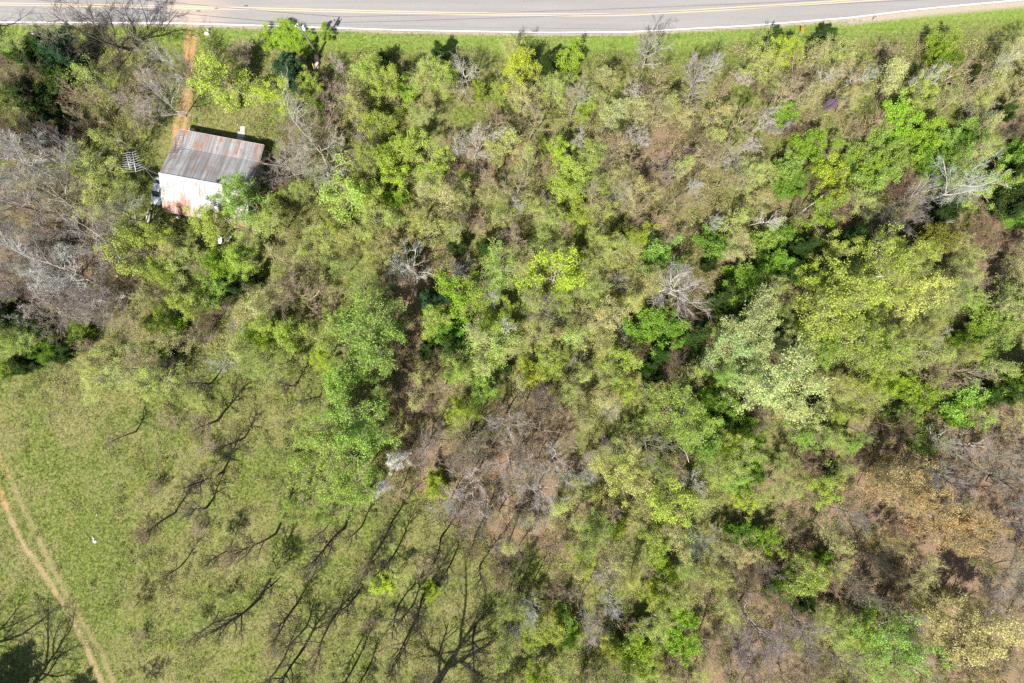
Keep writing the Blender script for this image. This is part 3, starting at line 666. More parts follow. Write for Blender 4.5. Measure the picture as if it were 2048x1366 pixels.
# tall bare trees leaning over the field: foot of each where its shadow starts
for i, (x, y, h, r) in enumerate(((352, 1025, 13, 34), (448, 943, 12, 38), (417, 1012, 8, 36), (554, 1066, 16, 40), (690, 1056, 17, 42), (523, 1193, 19, 42), (432, 1241, 9, 22), (369, 1125, 8, 22),
        (595, 1207, 12, 30), (663, 1241, 15, 38), (612, 1290, 15, 40), (461, 1097, 9, 24), (742, 1118, 10, 28), (782, 1046, 12, 30), (847, 1190, 15, 34), (998, 1319, 12, 28), (1039, 1172, 11, 30),
        (882, 1075, 13, 36), (437, 840, 12, 40), (425, 765, 10, 30), (593, 771, 9, 28), (273, 863, 8, 26), (820, 1260, 13, 30), (950, 1255, 14, 36), (560, 1330, 12, 30), (720, 1180, 13, 32), (905, 1120, 10, 26), (640, 1110, 9, 24), (960, 1130, 11, 28))):
    H_('tall', x, y, r*.82, 'dark' if i % 3 else 'brown', H=h, base=True)
# great trees whose feet stand just outside the frame and whose shade falls into it
H_('oak', 858, 1395, 150, 'dark', H=28, base=True, label='great bare oak at the bottom edge that throws the broad branching shadow')
H_('oak', -70, 100, 100, 'dark', H=14, base=True, label='bare tree beyond the left edge that shades the road corner')
H_('oak', -50, 1375, 120, 'dark', H=20, base=True, label='bare tree beyond the bottom left corner shading the dirt track')
H_('oak', 40, 1410, 95, 'dark', H=18, base=True, label='second great bare tree below the bottom left corner, right of the first')
H_('ever', -15, 1392, 66, 'dark', H=12, base=True, label='tall evergreen at the bottom left corner shading the field')
H_('ever', 120, 1440, 40, 'dark', H=9, base=True, label='evergreen below the frame that shades the foot of the dirt track')
H_('spread', 1185, -62, 95, 'dark', H=9, base=True, label='bare tree across the road whose lowest twigs hang into the top edge')
for a in ((1440, 610, 42, 'dark', 6), (1385, 660, 36, 'dark', 6), (1565, 560, 32, 'dark', 6), (1600, 485, 30, 'dark', 6), (1705, 480, 30, 'dark', 5), (1985, 775, 34, 'dark', 7), (1640, 835, 26, 'dark', 5),
          (848, 600, 30, 'blue', 6), (835, 505, 24, 'dark', 6), (965, 500, 22, 'dark', 6), (1320, 700, 28, 'dark', 5), (1880, 420, 30, 'dark', 6), (1300, 475, 20, 'dark', 4), (1015, 735, 14, 'dark', 3)):
    H_('ever', a[0], a[1], a[2], a[3], H=a[4])  # dark evergreens added in shadowed gaps to deepen the shade
ff = random.Random(3)
for q in range(20):
    y = ff.uniform(1010, 1350); x = ff.uniform(430 if y < 1150 else 500, 1040)
    if 840 < x < 1020 and y > 1120: continue
    H_('tall', x, y, ff.uniform(14, 24), ff.choice(['dark', 'dark', 'brown']), H=ff.uniform(8, 14), base=True)
for q in range(5):
    H_('tall', ff.uniform(330, 640), ff.uniform(720, 960), ff.uniform(16, 24), 'dark', H=ff.uniform(7, 11), base=True)
H_('leafy', 1452, 700, 46, 'pale', H=10); H_('leafy', 1592, 800, 48, 'pale', H=10); H_('leafy', 1480, 760, 46, 'pale', H=9); H_('spread', 245, 430, 50, 'grey', H=9)
for q in range(26):
    x = ff.uniform(-10, 250); y = ff.uniform(275, 640)
    H_('spread' if q % 3 else 'brush', x, y, ff.uniform(34, 52), ff.choice(['grey', 'purple', 'pale', 'grey', 'brown']), H=ff.uniform(6, 11))
for q in range(14):
    H_('spread', ff.uniform(900, 1160), ff.uniform(800, 1060), ff.uniform(30, 46), ff.choice(['grey', 'tan', 'tan', 'purple']), H=ff.uniform(6, 10))
# ------------------------------------------------------------------ the house
hx, hy = W(357, 258, 2.7)
HR = math.atan2(-.184, .983); ca, sa = math.cos(HR), math.sin(HR)
def HL(x, y): return (hx+x*ca-y*sa, hy+x*sa+y*ca)
house = tag(empty('farmhouse', (hx, hy, 0), HR), 'old tin-roofed farmhouse with rusty streaked grey roof, left of the wood', 'house')
rm, n, l = mat_new('rusty_tin')
o_ = N_(n, 'ShaderNodeOutputMaterial'); b_ = N_(n, 'ShaderNodeBsdfPrincipled'); tc = N_(n, 'ShaderNodeTexCoord'); ob = tc.outputs['Object']
mp = N_(n, 'ShaderNodeMapping'); mp.inputs['Scale'].default_value = (2.6, .16, .16); l.new(ob, mp.inputs[0])
mp2 = N_(n, 'ShaderNodeMapping'); mp2.inputs['Scale'].default_value = (1.25, .05, .05); l.new(ob, mp2.inputs[0])
sx = N_(n, 'ShaderNodeSeparateXYZ'); l.new(ob, sx.inputs[0])
streak = noise(n, l, mp.outputs[0], 1.0, 5, .7); sheet = noise(n, l, mp2.outputs[0], 1.0, 2, .5); blot = noise(n, l, ob, .45, 4, .6); fine = noise(n, l, ob, 5.0, 4, .7)
yv = math_(n, l, 'MULTIPLY', sx.outputs[1], -1/13.65)        # 0 north eave, 1 south eave
bias = ramp(n, l, yv, [(0, (.62, .62, .62)), (.15, (.60, .60, .60)), (.25, (.46, .46, .46)), (.45, (.40, .40, .40)), (.58, (.46, .46, .46)), (.62, (.45, .45, .45)), (.76, (.44, .44, .44)), (.86, (.56, .56, .56)), (1, (.70, .70, .70))])
rs_ = math_(n, l, 'ADD', math_(n, l, 'MULTIPLY', streak, .55), math_(n, l, 'MULTIPLY', blot, .45))
rs_ = math_(n, l, 'ADD', rs_, math_(n, l, 'MULTIPLY', math_(n, l, 'SUBTRACT', bias, .5), .55))
rs_ = math_(n, l, 'ADD', rs_, math_(n, l, 'MULTIPLY', math_(n, l, 'SUBTRACT', fine, .5), .16))
rmask = ramp(n, l, rs_, [(.52, (0, 0, 0)), (.60, (1, 1, 1))])
tin = ramp(n, l, sheet, [(.35, (.24, .242, .255)), (.5, (.33, .33, .34)), (.65, (.42, .42, .425))])
grime = ramp(n, l, math_(n, l, 'ADD', math_(n, l, 'MULTIPLY', blot, .6), math_(n, l, 'MULTIPLY', streak, .4)), [(.42, (0, 0, 0)), (.62, (1, 1, 1))])
gband = ramp(n, l, yv, [(.20, (0, 0, 0)), (.27, (.75, .75, .75)), (.57, (.5, .5, .5)), (.61, (0, 0, 0))])
tin = mixc(n, l, math_(n, l, 'MULTIPLY', math_(n, l, 'MULTIPLY', grime, gband), 1.0), tin, (.17, .135, .115))
white = ramp(n, l, yv, [(.595, (0, 0, 0)), (.61, (.5, .5, .5)), (1, (.4, .4, .4))])
tin = mixc(n, l, white, tin, (.40, .40, .41))
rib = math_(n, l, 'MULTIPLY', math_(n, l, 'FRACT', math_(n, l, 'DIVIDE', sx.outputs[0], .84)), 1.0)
ribm = ramp(n, l, rib, [(0, (0, 0, 0)), (.36, (0, 0, 0)), (.44, (1, 1, 1)), (.56, (1, 1, 1)), (.64, (0, 0, 0))])  # dark lines painted along the ribs: grime that also stands for rib shading
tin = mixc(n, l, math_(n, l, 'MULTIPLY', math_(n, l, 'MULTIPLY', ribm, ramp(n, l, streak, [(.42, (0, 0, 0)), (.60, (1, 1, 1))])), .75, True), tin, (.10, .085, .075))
rustc = ramp(n, l, fine, [(.3, (.17, .075, .04)), (.55, (.31, .15, .085)), (.75, (.42, .25, .16))])
c = mixc(n, l, math_(n, l, 'MULTIPLY', rmask, .85), tin, rustc)
l.new(c, b_.inputs['Base Color']); b_.inputs['Metallic'].default_value = .15
l.new(ramp(n, l, rmask, [(0, (.5, .5, .5)), (1, (.9, .9, .9))]), b_.inputs['Roughness']); l.new(b_.outputs[0], o_.inputs[0])
# roof surface, ribbed sheets running down the slope
RY = [(0.0, 2.72), (-3.1, 3.50), (-3.12, 3.56), (-5.6, 4.72), (-8.2, 5.98)]
RS = [(-8.2, 5.98), (-11.0, 4.30), (-13.65, 2.72)]
def sheet_mesh(name, prof, mat, x0=0.0, x1=14.15, per=.42):
    xs = []; x = x0
    while x < x1-1e-6: xs += [(x, 0), (x+per*.34, 0), (x+per*.42, .035), (x+per*.5, 0)]; x += per
    xs.append((x1, 0)); v = []; f = []; m = len(prof)
    for t, dz in ((0, 1), (-.05, 1)):
        for (X, r) in xs:
            for (y, z) in prof: v.append((min(X, x1), y, z+r*dz+t))
    nx = len(xs); o2 = nx*m
    for i in range(nx-1):
        for j in range(m-1):
            a = i*m+j; b = (i+1)*m+j; f.append((a, a+1, b+1, b)); f.append((o2+a, o2+b, o2+b+1, o2+a+1))
    for i in range(nx-1):
        for j in (0, m-1):
            a = i*m+j; b = (i+1)*m+j; f.append((a, b, o2+b, o2+a) if j == 0 else (a, o2+a, o2+b, b))
    for i in (0, nx-1):
        for j in range(m-1):
            a = i*m+j; f.append((a, o2+a, o2+a+1, a+1) if i == 0 else (a, a+1, o2+a+1, o2+a))
    me = bpy.data.meshes.new(name); me.from_pydata(v, [], f); me.materials.append(mat); me.update(); return me
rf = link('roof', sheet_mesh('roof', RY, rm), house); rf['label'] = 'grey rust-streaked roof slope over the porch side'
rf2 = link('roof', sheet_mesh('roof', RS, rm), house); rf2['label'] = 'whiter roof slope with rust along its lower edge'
M_galv = simple('galvanised', (.42, .43, .46), .5, .2, 2.0, .3)
M_wood = simple('weathered_wood', (.30, .26, .21), .9, .35, 3.0, bump=.4)
M_white = simple('white_boards', (.40, .39, .36), .8, .15, 1.5)
M_dark = simple('dark_opening', (.03, .03, .03), .6, .3); M_glass = simple('window_glass', (.05, .07, .09), .08, .1, spec=.6)
M_conc = simple('concrete', (.46, .44, .41), .9, .2, 1.4, bump=.3)
rc = MB(); rc.box((7.07, -8.14, 6.03), (14.25, .26, .04)); rc.box((7.07, -8.28, 6.015), (14.25, .10, .05)); rc.build('ridge_cap', M_galv, rf)
for x in (-.015, 14.165): # barge boards
    fl = MB()
    for (a, b) in (((0, 2.72), (-3.1, 3.5)), ((-3.1, 3.55), (-8.2, 5.98)), ((-8.2, 5.98), (-13.65, 2.72))):
        fl.tube([(x, a[0], a[1]-.09), (x, b[0], b[1]-.09)], .06, 4, sm=False)
    fl.build('barge_board', M_galv, rf)
gt = MB(); gt.box((7.07, .03, 2.66), (14.1, .05, .12)); gt.build('fascia', M_white, rf)
# walls
wm = MB()
def wallprof(y):
    return float(np.interp(y, [-13.65, -8.2, -3.1, 0], [2.72, 5.98, 3.5, 2.72]))-.12
ys = [-13.2, -8.2, -3.3]
def boards(m, x, t):
    # gable wall, made of lapped boards
    z = .35
    while z < 5.7:
        zt = z+.2; y0, y1 = -13.2, -3.3
        if wallprof(-13.2) < zt: y0 = -13.65+(zt+.12-2.72)/(3.26)*5.45
        if wallprof(-3.3) < zt: y1 = -3.1-(zt+.12-3.5)/(2.48)*5.1
        if y1-y0 > .2: m.box((x, (y0+y1)/2, z+.1), (t, y1-y0, .19))
        z += .2
boards(wm, .5, .10); boards(wm, 13.65, .10)
for y in (-13.2, -3.3):
    z = .35; top = wallprof(y)
    while z < top-.1: wm.box((7.07, y, z+.1), (13.0, .08, .19)); z += .2
wl_ = wm.build('wall', M_white, house)
fb = MB(); fb.box((7.07, -8.25, .17), (13.3, 10.0, .34)); fb.build('foundation', M_conc, house)
pf = MB(); pf.box((7.07, -1.75, .20), (13.3, 2.7, .10)); pf.box((7.07, -1.75, .08), (12.9, 2.4, .13)); pf.build('porch_floor', M_wood, house)
for x in (.6, 3.8, 7.0, 10.3, 13.5):
    p_ = MB(); p_.box((x, -.5, 1.42), (.12, .12, 2.3)); p_.box((x, -.5, .30), (.18, .18, .10)); p_.box((x, -.5, 2.53), (.18, .18, .10)); p_.build('porch_post', M_white, house)
pb = MB(); pb.box((7.07, -.5, 2.66), (13.3, .1, .14)); pb.build('porch_beam', M_white, house)
d_ = MB(); d_.box((7.3, -3.235, 1.4), (.95, .05, 2.05)); d_.box((7.3, -3.20, 1.8), (.6, .03, .7), mi=1); dd = d_.build('door', [M_wood, M_glass], house)
hd = MB(); hd.box((6.95, -3.185, 1.35), (.06, .06, .12), bev=.01); hd.build('handle', M_galv, dd)
def window(x, y, z, axis, w=.9, h=1.2):
    fr = MB(); s = -1 if (axis == 'y' and y < -8) or (axis == 'x' and x < 5) else 1
    if axis == 'y':
        for dx in (-w/2, w/2): fr.box((x+dx, y+s*.06, z), (.08, .06, h+.08))
        for dz in (-h/2, h/2, 0): fr.box((x, y+s*.065, z+dz), (w, .05, .07))
    else:
        for dy in (-w/2, w/2): fr.box((x+s*.07, y+dy, z), (.06, .08, h+.08))
        for dz in (-h/2, h/2, 0): fr.box((x+s*.075, y, z+dz), (.05, w, .07))
    f = fr.build('window', M_white, house); p = MB()
    if axis == 'y': p.box((x, y+s*.045, z), (w-.06, .02, h-.06))
    else: p.box((x+s*.055, y, z), (.02, w-.06, h-.06))
    p.build('pane', M_glass, f)
for x in (2.6, 4.9, 10.2, 12.2): window(x, -3.3, 1.6, 'y')
for x in (2.2, 5.2, 8.8, 11.8): window(x, -13.2, 1.6, 'y')
for y in (-5.4, -10.6): window(.5, y, 1.6, 'x'); window(13.65, y, 1.6, 'x')
fp = MB(); fp.tube([(9.35, -7.75, 5.6), (9.35, -7.75, 6.5)], .13, 10); fp.tube([(9.35, -7.75, 6.5), (9.55, -7.65, 6.72), (9.85, -7.55, 6.72)], .12, 10)
fp.build('stove_pipe', simple('sooty_metal', (.05, .048, .045), .8, .3), house)

# television antenna on its mast at the west gable
M_alu = simple('antenna_metal', (.62, .62, .64), .45, .1, 3, .4)
ax_, ay_ = HL(-.22, -8.3)
ant = tag(empty('television_antenna', (ax_, ay_, 0), 0), 'spiky metal rooftop antenna on a tall mast left of the house roof', 'antenna')
m_ = MB(); m_.tube([(0, 0, -.3), (0, 0, 6.4), (-.1, .05, 12.7)], .035, 8); m_.build('mast', M_galv, ant)
br = MB(); br.tube([(0, 0, 5.2), (.5, -.05, 5.2)], .03, 6); br.tube([(0, 0, 3.0), (.55, -.05, 3.0)], .03, 6); br.build('wall_bracket', M_galv, ant)
for bx, by, bz, L_, wl0, wl1, nn, a_ in ((-.05, -.05, 12.45, 2.9, 1.55, .75, 9, 100), (-1.1, .25, 12.25, 2.3, 1.2, .45, 8, 104)):
    an = math.radians(a_); dx, dy = math.cos(an), math.sin(an); px_, py_ = -dy, dx
    el_ = MB()
    for i in range(nn):
        t = i/(nn-1); s = -L_*.42+L_*t; w_ = wl0+(wl1-wl0)*t; sk = .16
        for q in (-1, 1):
            el_.tube([(bx+dx*s, by+dy*s, bz+.03), (bx+dx*(s+sk*w_)+px_*w_*q, by+dy*(s+sk*w_)+py_*w_*q, bz+.03)], .016, 5)
    bo = MB(); bo.tube([(bx-dx*L_*.45, by-dy*L_*.45, bz), (bx+dx*L_*.62, by+dy*L_*.62, bz)], .035, 6)
    b2 = bo.build('boom', M_alu, ant); el_.build('elements', M_alu, b2)
cb = MB(); cb.tube([(-.05, 0, 12.4), (-1.1, .25, 12.25)], .025, 6); cb.build('cross_bar', M_alu, ant)
gw = MB()
for q in ((1.6, -4.2, -.1), (2.4, 3.2, 0)):
    e = (q[0], q[1], wallprof(-8.3)-1.4)
    gw.tube([(-.06, 0, 9.6), e], .012, 4)
gw.build('guy_wire', M_galv, ant)

# ------------------------------------------------------------------ parked car
def loft(m, st, mi=0, sm=True, n=16, caps=True):
    """st: list of (y, halfwidth, z0, z1, squareness)"""
    b = len(m.v); pts = []
    for (y, hw, z0, z1, e) in st:
        for k in range(n):
            a = 6.2832*k/n; c_, s_ = math.cos(a), math.sin(a)
            pts.append((hw*math.copysign(abs(c_)**e, c_), y, (z0+z1)/2+(z1-z0)/2*math.copysign(abs(s_)**e, s_)))
    fs = [(i*n+k, i*n+(k+1) % n, (i+1)*n+(k+1) % n, (i+1)*n+k) for i in range(len(st)-1) for k in range(n)]
    m.add(pts, fs, mi, sm)
    if caps:
        m.f.append([b+k for k in range(n-1, -1, -1)]); m.m.append(mi); m.sm.append(False)
        m.f.append([b+(len(st)-1)*n+k for k in range(n)]); m.m.append(mi); m.sm.append(False)
M_paint = simple('silver_paint', (.50, .56, .63), .4, .15, 1.8, .05, spec=.5); M_rub = simple('rubber', (.02, .02, .02), .8, .2); M_lens = simple('lamp_lens', (.7, .7, .72), .15, .05)
M_chr = simple('wheel_metal', (.4, .4, .42), .35, .1, 3, .6); M_red = simple('red_lens', (.35, .02, .02), .2, .1); M_cg = simple('car_glass', (.025, .035, .045), .12, .1, spec=.5)
cx, cy_ = W(314.5, 381, .9)
car = tag(empty('parked_car', (cx, cy_, 0), HR+math.radians(0)), 'silver sedan parked against the left end of the tin-roofed house', 'car')
m = MB(); loft(m, [(-2.30, .62, .42, .66, .6), (-2.22, .78, .32, .74, .5), (-1.9, .86, .26, .80, .42), (-1.1, .89, .24, .92, .38), (-.3, .90, .24, .96, .36), (.9, .90, .24, .97, .36), (1.6, .88, .25, .98, .38), (2.1, .82, .30, .94, .45), (2.28, .66, .42, .82, .6)])
m.build('body', M_paint, car)
m = MB(); loft(m, [(-1.05, .66, .80, .95, .5), (-.55, .70, .82, 1.24, .45), (-.15, .68, .84, 1.42, .42), (.9, .67, .84, 1.43, .42), (1.3, .66, .84, 1.30, .45), (1.75, .62, .84, .99, .5)])
m.build('windows', M_cg, car)
m = MB(); loft(m, [(-.22, .60, 1.36, 1.425, .5), (-.05, .63, 1.37, 1.46, .4), (.5, .64, 1.38, 1.48, .4), (.95, .62, 1.37, 1.46, .4), (1.1, .58, 1.35, 1.42, .5)])
for s in (-1, 1):
    m.tube([(s*.66, -.95, .95), (s*.60, -.15, 1.40)], .035, 6); m.tube([(s*.60, 1.0, 1.40), (s*.63, 1.7, .98)], .05, 6); m.tube([(s*.68, .42, .95), (s*.62, .40, 1.42)], .03, 6)
m.build('roof_panel', M_paint, car)
for s in (-1, 1):
    for y in (-1.42, 1.38):
        t = MB(); t.tube([(s*.70, y, .31), (s*.905, y, .31)], .31, 20); w_ = t.build('wheel', M_rub, car)
        t = MB(); t.tube([(s*.90, y, .31), (s*.92, y, .31)], .19, 14); t.build('rim', M_chr, w_)
    t = MB(); t.box((s*.60, -2.19, .62), (.30, .14, .13), bev=.03); t.build('headlight', M_lens, car)
    t = MB(); t.box((s*.66, 2.19, .76), (.26, .12, .14), bev=.03); t.build('tail_light', M_red, car)
    t = MB(); t.box((s*.98, -.62, .98), (.18, .10, .12), bev=.03); t.build('mirror', M_paint, car)

# ------------------------------------------------------------------ utility pole, wires, sign and marker
M_pole = simple('pole_wood', (.17, .165, .125), .9, .3, 4); M_tr = simple('transformer_paint', (.50, .56, .62), .5, .1); M_por = simple('porcelain', (.72, .72, .70), .3, .05); M_wire = simple('wire', (.035, .035, .035), .6, .1); M_wlt = simple('bright_wire', (.22, .23, .20), .5, .1)
ux, uy = W(637, 110)
pole = tag(empty('utility_pole', (ux, uy, 0)), 'weathered wooden utility pole with transformer at the roadside, leaning outward in view', 'utility pole')
m = MB(); m.tube([(0, 0, -.6), (0, 0, 3), (0, 0, 10.9)], [.19, .17, .12], 12); m.build('shaft', M_pole, pole)
m = MB(); m.tube([(.42, .12, 8.7), (.42, .12, 8.76), (.42, .12, 9.55), (.42, .12, 9.65)], [.2, .27, .27, .17], 14); t = m.build('transformer', M_tr, pole)
m = MB()
for a in ((.36, .2), (.5, .06)): m.tube([(a[0], a[1], 9.6), (a[0], a[1], 9.95)], [.05, .03], 8)
m.build('bushing', M_por, t)
m = MB(); m.tube([(0, 0, 9.1), (.3, .1, 9.1)], .05, 6); m.tube([(0, 0, 9.9), (-.55, .1, 9.95)], .04, 6); m.tube([(0, 0, 10.0), (.6, .1, 10.05)], .04, 6); m.build('bracket', M_galv, pole)
for a in ((0, 0, 10.9), (-.55, .1, 9.95), (.6, .1, 10.05)):
    m = MB(); m.tube([a, (a[0], a[1], a[2]+.12), (a[0], a[1], a[2]+.14), (a[0], a[1], a[2]+.24), (a[0], a[1], a[2]+.26), (a[0], a[1], a[2]+.40)], [.05, .05, .10, .10, .06, .05], 10); m.build('insulator', M_por, pole)
gy_ = W(632, 150); gxx, gyy = gy_[0]-ux, gy_[1]-uy
m = MB(); m.tube([(0, 0, 8.6), (gxx, gyy, 0)], .012, 5); gw_ = m.build('guy_wire', M_wire, pole)
m = MB(); k = .72; m.tube([(gxx*k, gyy*k, 8.6*(1-k)), (gxx, gyy, 0.0)], .05, 8); m.build('guy_guard', simple('yellow_plastic', (.62, .55, .05), .5, .1), gw_)
def wire(name, p0, p1, sag, r, mat, label, group='wires on the utility pole'):
    m = MB(); pts = []
    for i in range(25):
        t = i/24; pts.append((p0[0]+(p1[0]-p0[0])*t, p0[1]+(p1[1]-p0[1])*t, p0[2]+(p1[2]-p0[2])*t-sag*4*t*(1-t)))
    m.tube(pts, r, 5); tag(m.build(name, mat), label, 'wire', group)
def W3(px, py, z): return (*W(px, py, z), z)
wire('power_wire', (ux, uy, 11.2), W3(-700, -86, 11), 1.0, .03, M_wire, 'dark overhead wire running left across the road from the pole top')
wire('power_wire', (ux, uy, 11.2), W3(2500, -40, 11), 1.6, .022, M_wire, 'topmost overhead wire running right from the pole top')
wire('power_wire', (ux-.1, uy, 8.3), W3(-700, -10, 8), 1.0, .014, M_wlt, 'thin bright wire running left from below the pole top')
wire('power_wire', (ux+.1, uy, 9.0), W3(2500, 62, 9.3), 1.5, .011, M_wlt, 'upper bright wire running right from the pole')
wire('power_wire', (ux+.1, uy, 7.8), W3(2500, 80, 8.3), 1.4, .011, M_wlt, 'lower bright wire running right from the pole')
m = MB(); a = W3(395, 23, 10.4)
for (qx, qy, z) in ((397, 22, 10.3), (335, 27, 10.0)):  # the second, left one is put in for a shadow mark
    a = W3(qx, qy, z); m = MB(); m.tube([(a[0]-.35, a[1]+.02, a[2]), (a[0]-.2, a[1], a[2]), (a[0]+.2, a[1], a[2]), (a[0]+.35, a[1]-.02, a[2])], [.02, .07, .07, .02], 8)
    tag(m.build('wire_marker', M_wire), 'small dark splice on the wire, %s the driveway mouth' % ('above right of' if qx > 380 else 'above left of'), 'wire splice')

sgx, sgy = W(1594, 72)
sign = tag(empty('road_sign', (sgx, sgy, 0), math.radians(8)), 'small orange-yellow diamond warning sign on a post in the verge', 'road sign')
m = MB(); m.box((0, 0, 1.15), (.06, .06, 2.9)); m.build('post', M_galv, sign)
m = MB(); s = .54; t_ = .012
m.add([(0.05, 0, 2.2-s), (0.05, s, 2.2), (0.05, 0, 2.2+s), (0.05, -s, 2.2), (.05+t_*2, 0, 2.2-s), (.05+t_*2, s, 2.2), (.05+t_*2, 0, 2.2+s), (.05+t_*2, -s, 2.2)],
      [(0, 1, 2, 3), (7, 6, 5, 4), (0, 4, 5, 1), (1, 5, 6, 2), (2, 6, 7, 3), (3, 7, 4, 0)])
pn = m.build('sign_panel', simple('orange_sheeting', (.75, .36, .02), .5, .05), sign); pn.rotation_euler = (0, 0, 0)
sign.rotation_euler = (0, 0, math.radians(200))
mx_, my_ = W(1744, 40)
mk = tag(empty('marker_post', (mx_, my_, 0), 0), 'dark slim marker post beside the gravelly road edge at the upper right', 'marker post')
m = MB(); m.box((0, 0, .55), (.10, .06, 1.3)); m.build('post', M_wood, mk); m = MB(); m.box((0, 0, 1.23), (.14, .09, .08)); m.build('cap', M_dark, mk)

# ------------------------------------------------------------------ stones, logs and yard clutter
def rock(name, px, py, sx_, sy_, sz_, mat, label, cat, seed=0, rz=0.0, z=0, group=None):
    rs = np.random.RandomState(seed+3); x, y = W(px, py)
    nu, nv_ = 12, 7; v = []; f = []
    for j in range(nv_+1):
        th = math.pi*j/nv_
        for i in range(nu):
            a = 6.2832*i/nu; k = 1+.28*(vnoise(np.array([math.cos(a)*1.3+5+seed]), np.array([math.sin(a)*1.3+th]), .8, seed)[0]-.5)*2
            v.append((math.sin(th)*math.cos(a)*sx_*k, math.sin(th)*math.sin(a)*sy_*k, math.cos(th)*sz_*k))
    for j in range(nv_):
        for i in range(nu): f.append((j*nu+i, j*nu+(i+1) % nu, (j+1)*nu+(i+1) % nu, (j+1)*nu+i)[::-1])
    me = bpy.data.meshes.new(name); me.from_pydata(v, [], f); me.materials.append(mat); me.update()
    o = link(name, me); o.location = (x, y, gzf(x, y)+sz_*.55+z); o.rotation_euler = (0, 0, rz); return tag(o, label, cat, group)
M_stone = simple('pale_stone', (.52, .49, .44), .9, .25, 2.5, bump=.5); M_cut = simple('cut_wood', (.60, .47, .36), .9, .25, 4, bump=.4); M_brown = simple('dead_brown', (.16, .11, .07), .95, .4, 4, bump=.5)
M_plas = simple('white_plastic', (.78, .79, .80), .6, .08); M_blue = simple('blue_plastic', (.12, .30, .55), .5, .1)
rock('stone', 69, 68, .75, .42, .3, M_stone, 'long pale stone left of its rounder neighbour, upper left verge', 'stone', 1, .6)
rock('stone', 82, 83, .5, .48, .35, M_stone, 'round white stone at the top of the dark evergreens, upper left', 'stone', 2)
rock('stone', 415, 68, .40, .34, .35, M_stone, 'pale block in the verge grass right of the driveway mouth', 'stone', 4)
rock('stone', 418, 61, .24, .2, .5, M_stone, 'small upright pale stone behind the block right of the driveway mouth', 'stone', 5)
def log(name, a, b, r, mat, label, cat='log', z=None):
    x0, y0 = W(*a); x1, y1 = W(*b); z = r*.8 if z is None else z; L_ = math.hypot(x1-x0, y1-y0); an = math.atan2(y1-y0, x1-x0)
    e = tag(empty(name, ((x0+x1)/2, (y0+y1)/2, z), an), label, cat); m = MB()
    m.tube([(-L_/2, 0, 0), (-L_/4, .04, .02), (0, -.03, 0), (L_/4, .03, .02), (L_/2, 0, 0)], [r*.95, r*1.05, r, r*.96, r*.9], 12); m.build('wood', mat, e)
    for s in (-1, 1):
        m = MB(); m.tube([(s*L_/2, 0, 0), (s*(L_/2+.012), 0, 0)], r*.8, 12); m.build('cut_end', M_cut, e)
log('log', (633, 112), (634, 124), .36, M_cut, 'upper of two peeled pale logs at the foot of the utility pole')
log('log', (635, 125), (634, 139), .38, M_cut, 'lower of two peeled pale logs at the foot of the utility pole')
log('fallen_log', (300, 424), (297, 447), .34, M_stone, 'grey weathered log lying below the parked car')
m = MB(); x, y = W(384, 262); wk = tag(empty('stone_step', (x, y, 0), HR), 'small pale yellowish slab beside the upper left roof corner', 'slab'); m.box((0, 0, .10), (1.0, .9, .24), bev=.04); m.build('slab', simple('sandstone', (.48, .42, .24), .9, .2, 3), wk)
x, y = HL(8.9, 1.0); wk = tag(empty('garden_walk', (x, y, 0), HR), 'short pale stone walk leading out from the porch shadow', 'walk')
for i, (dy, w_) in enumerate(((-1.4, .95), (-.4, 1.1), (.6, 1.15), (1.55, .8))):
    m = MB(); m.box((.05*i, dy, .03), (w_, .9, .10), rz=.05*i, bev=.03); m.build('paving_stone', M_conc, wk)
x, y = HL(8.75, -.15); ch = tag(empty('porch_chair', (x, y, .02), HR), 'small blue chair at the porch edge by the stone walk', 'chair')
m = MB(); m.box((0, 0, .45), (.5, .48, .05), bev=.02); m.build('seat', M_blue, ch); m = MB(); m.box((0, -.24, .75), (.5, .05, .55), bev=.02); m.build('backrest', M_blue, ch)
for sx_ in (-.21, .21):
    for sy_ in (-.2, .2):
        m = MB(); m.box((sx_, sy_, .21), (.04, .04, .43)); m.build('leg', M_blue, ch)
x, y = W(361, 436); gl = tag(empty('barbecue_grill', (x, y, 0), HR), 'small round-lidded grill below the lower left roof corner', 'grill')
m = MB(); m.tube([(-.45, 0, .9), (.45, 0, .9)], .30, 12); m.build('lid', simple('dull_pink_metal', (.52, .42, .38), .5, .2), gl); m = MB(); m.box((0, 0, .68), (1.0, .55, .28), bev=.04); m.build('firebox', M_brown, gl)
for sx_ in (-.42, .42):
    for sy_ in (-.2, .2):
        m = MB(); m.box((sx_, sy_, .3), (.05, .05, .6)); m.build('leg', M_galv, gl)
x, y = W(380, 449); fr = tag(empty('sawhorse', (x, y, 0), HR+.1), 'dark wooden sawhorse frame beside the small grill', 'sawhorse')
m = MB(); m.box((0, 0, .75), (1.3, .1, .1)); m.build('beam', M_brown, fr)
for sx_ in (-.5, .5):
    for q in (-1, 1): m = MB(); m.tube([(sx_, 0, .75), (sx_+.05*q, .35*q, 0)], .04, 6); m.build('leg', M_brown, fr)
for i, (px, py, s, an, lb) in enumerate(((442, 481, (.55, 1.15, .5), .2, 'larger white plastic tub below the house, left one of two'), (461, 478, (.32, .95, .5), -.15, 'narrow white plastic tub below the house, right one of two'))):
    x, y = W(px, py); e = tag(empty('plastic_tub', (x, y, gzf(x, y)), HR+an), lb, 'tub'); m = MB(); m.box((0, 0, s[2]/2), s, bev=.07); m.build('tub', M_plas, e)
    m = MB(); m.box((0, 0, s[2]+.02), (s[0]+.06, s[1]+.06, .05), bev=.015); m.build('rim', M_plas, e)
x, y = W(507, 463); e = tag(empty('trestle', (x, y, 0), HR), 'dark L-shaped timber frame below the green tree at the house corner', 'frame')
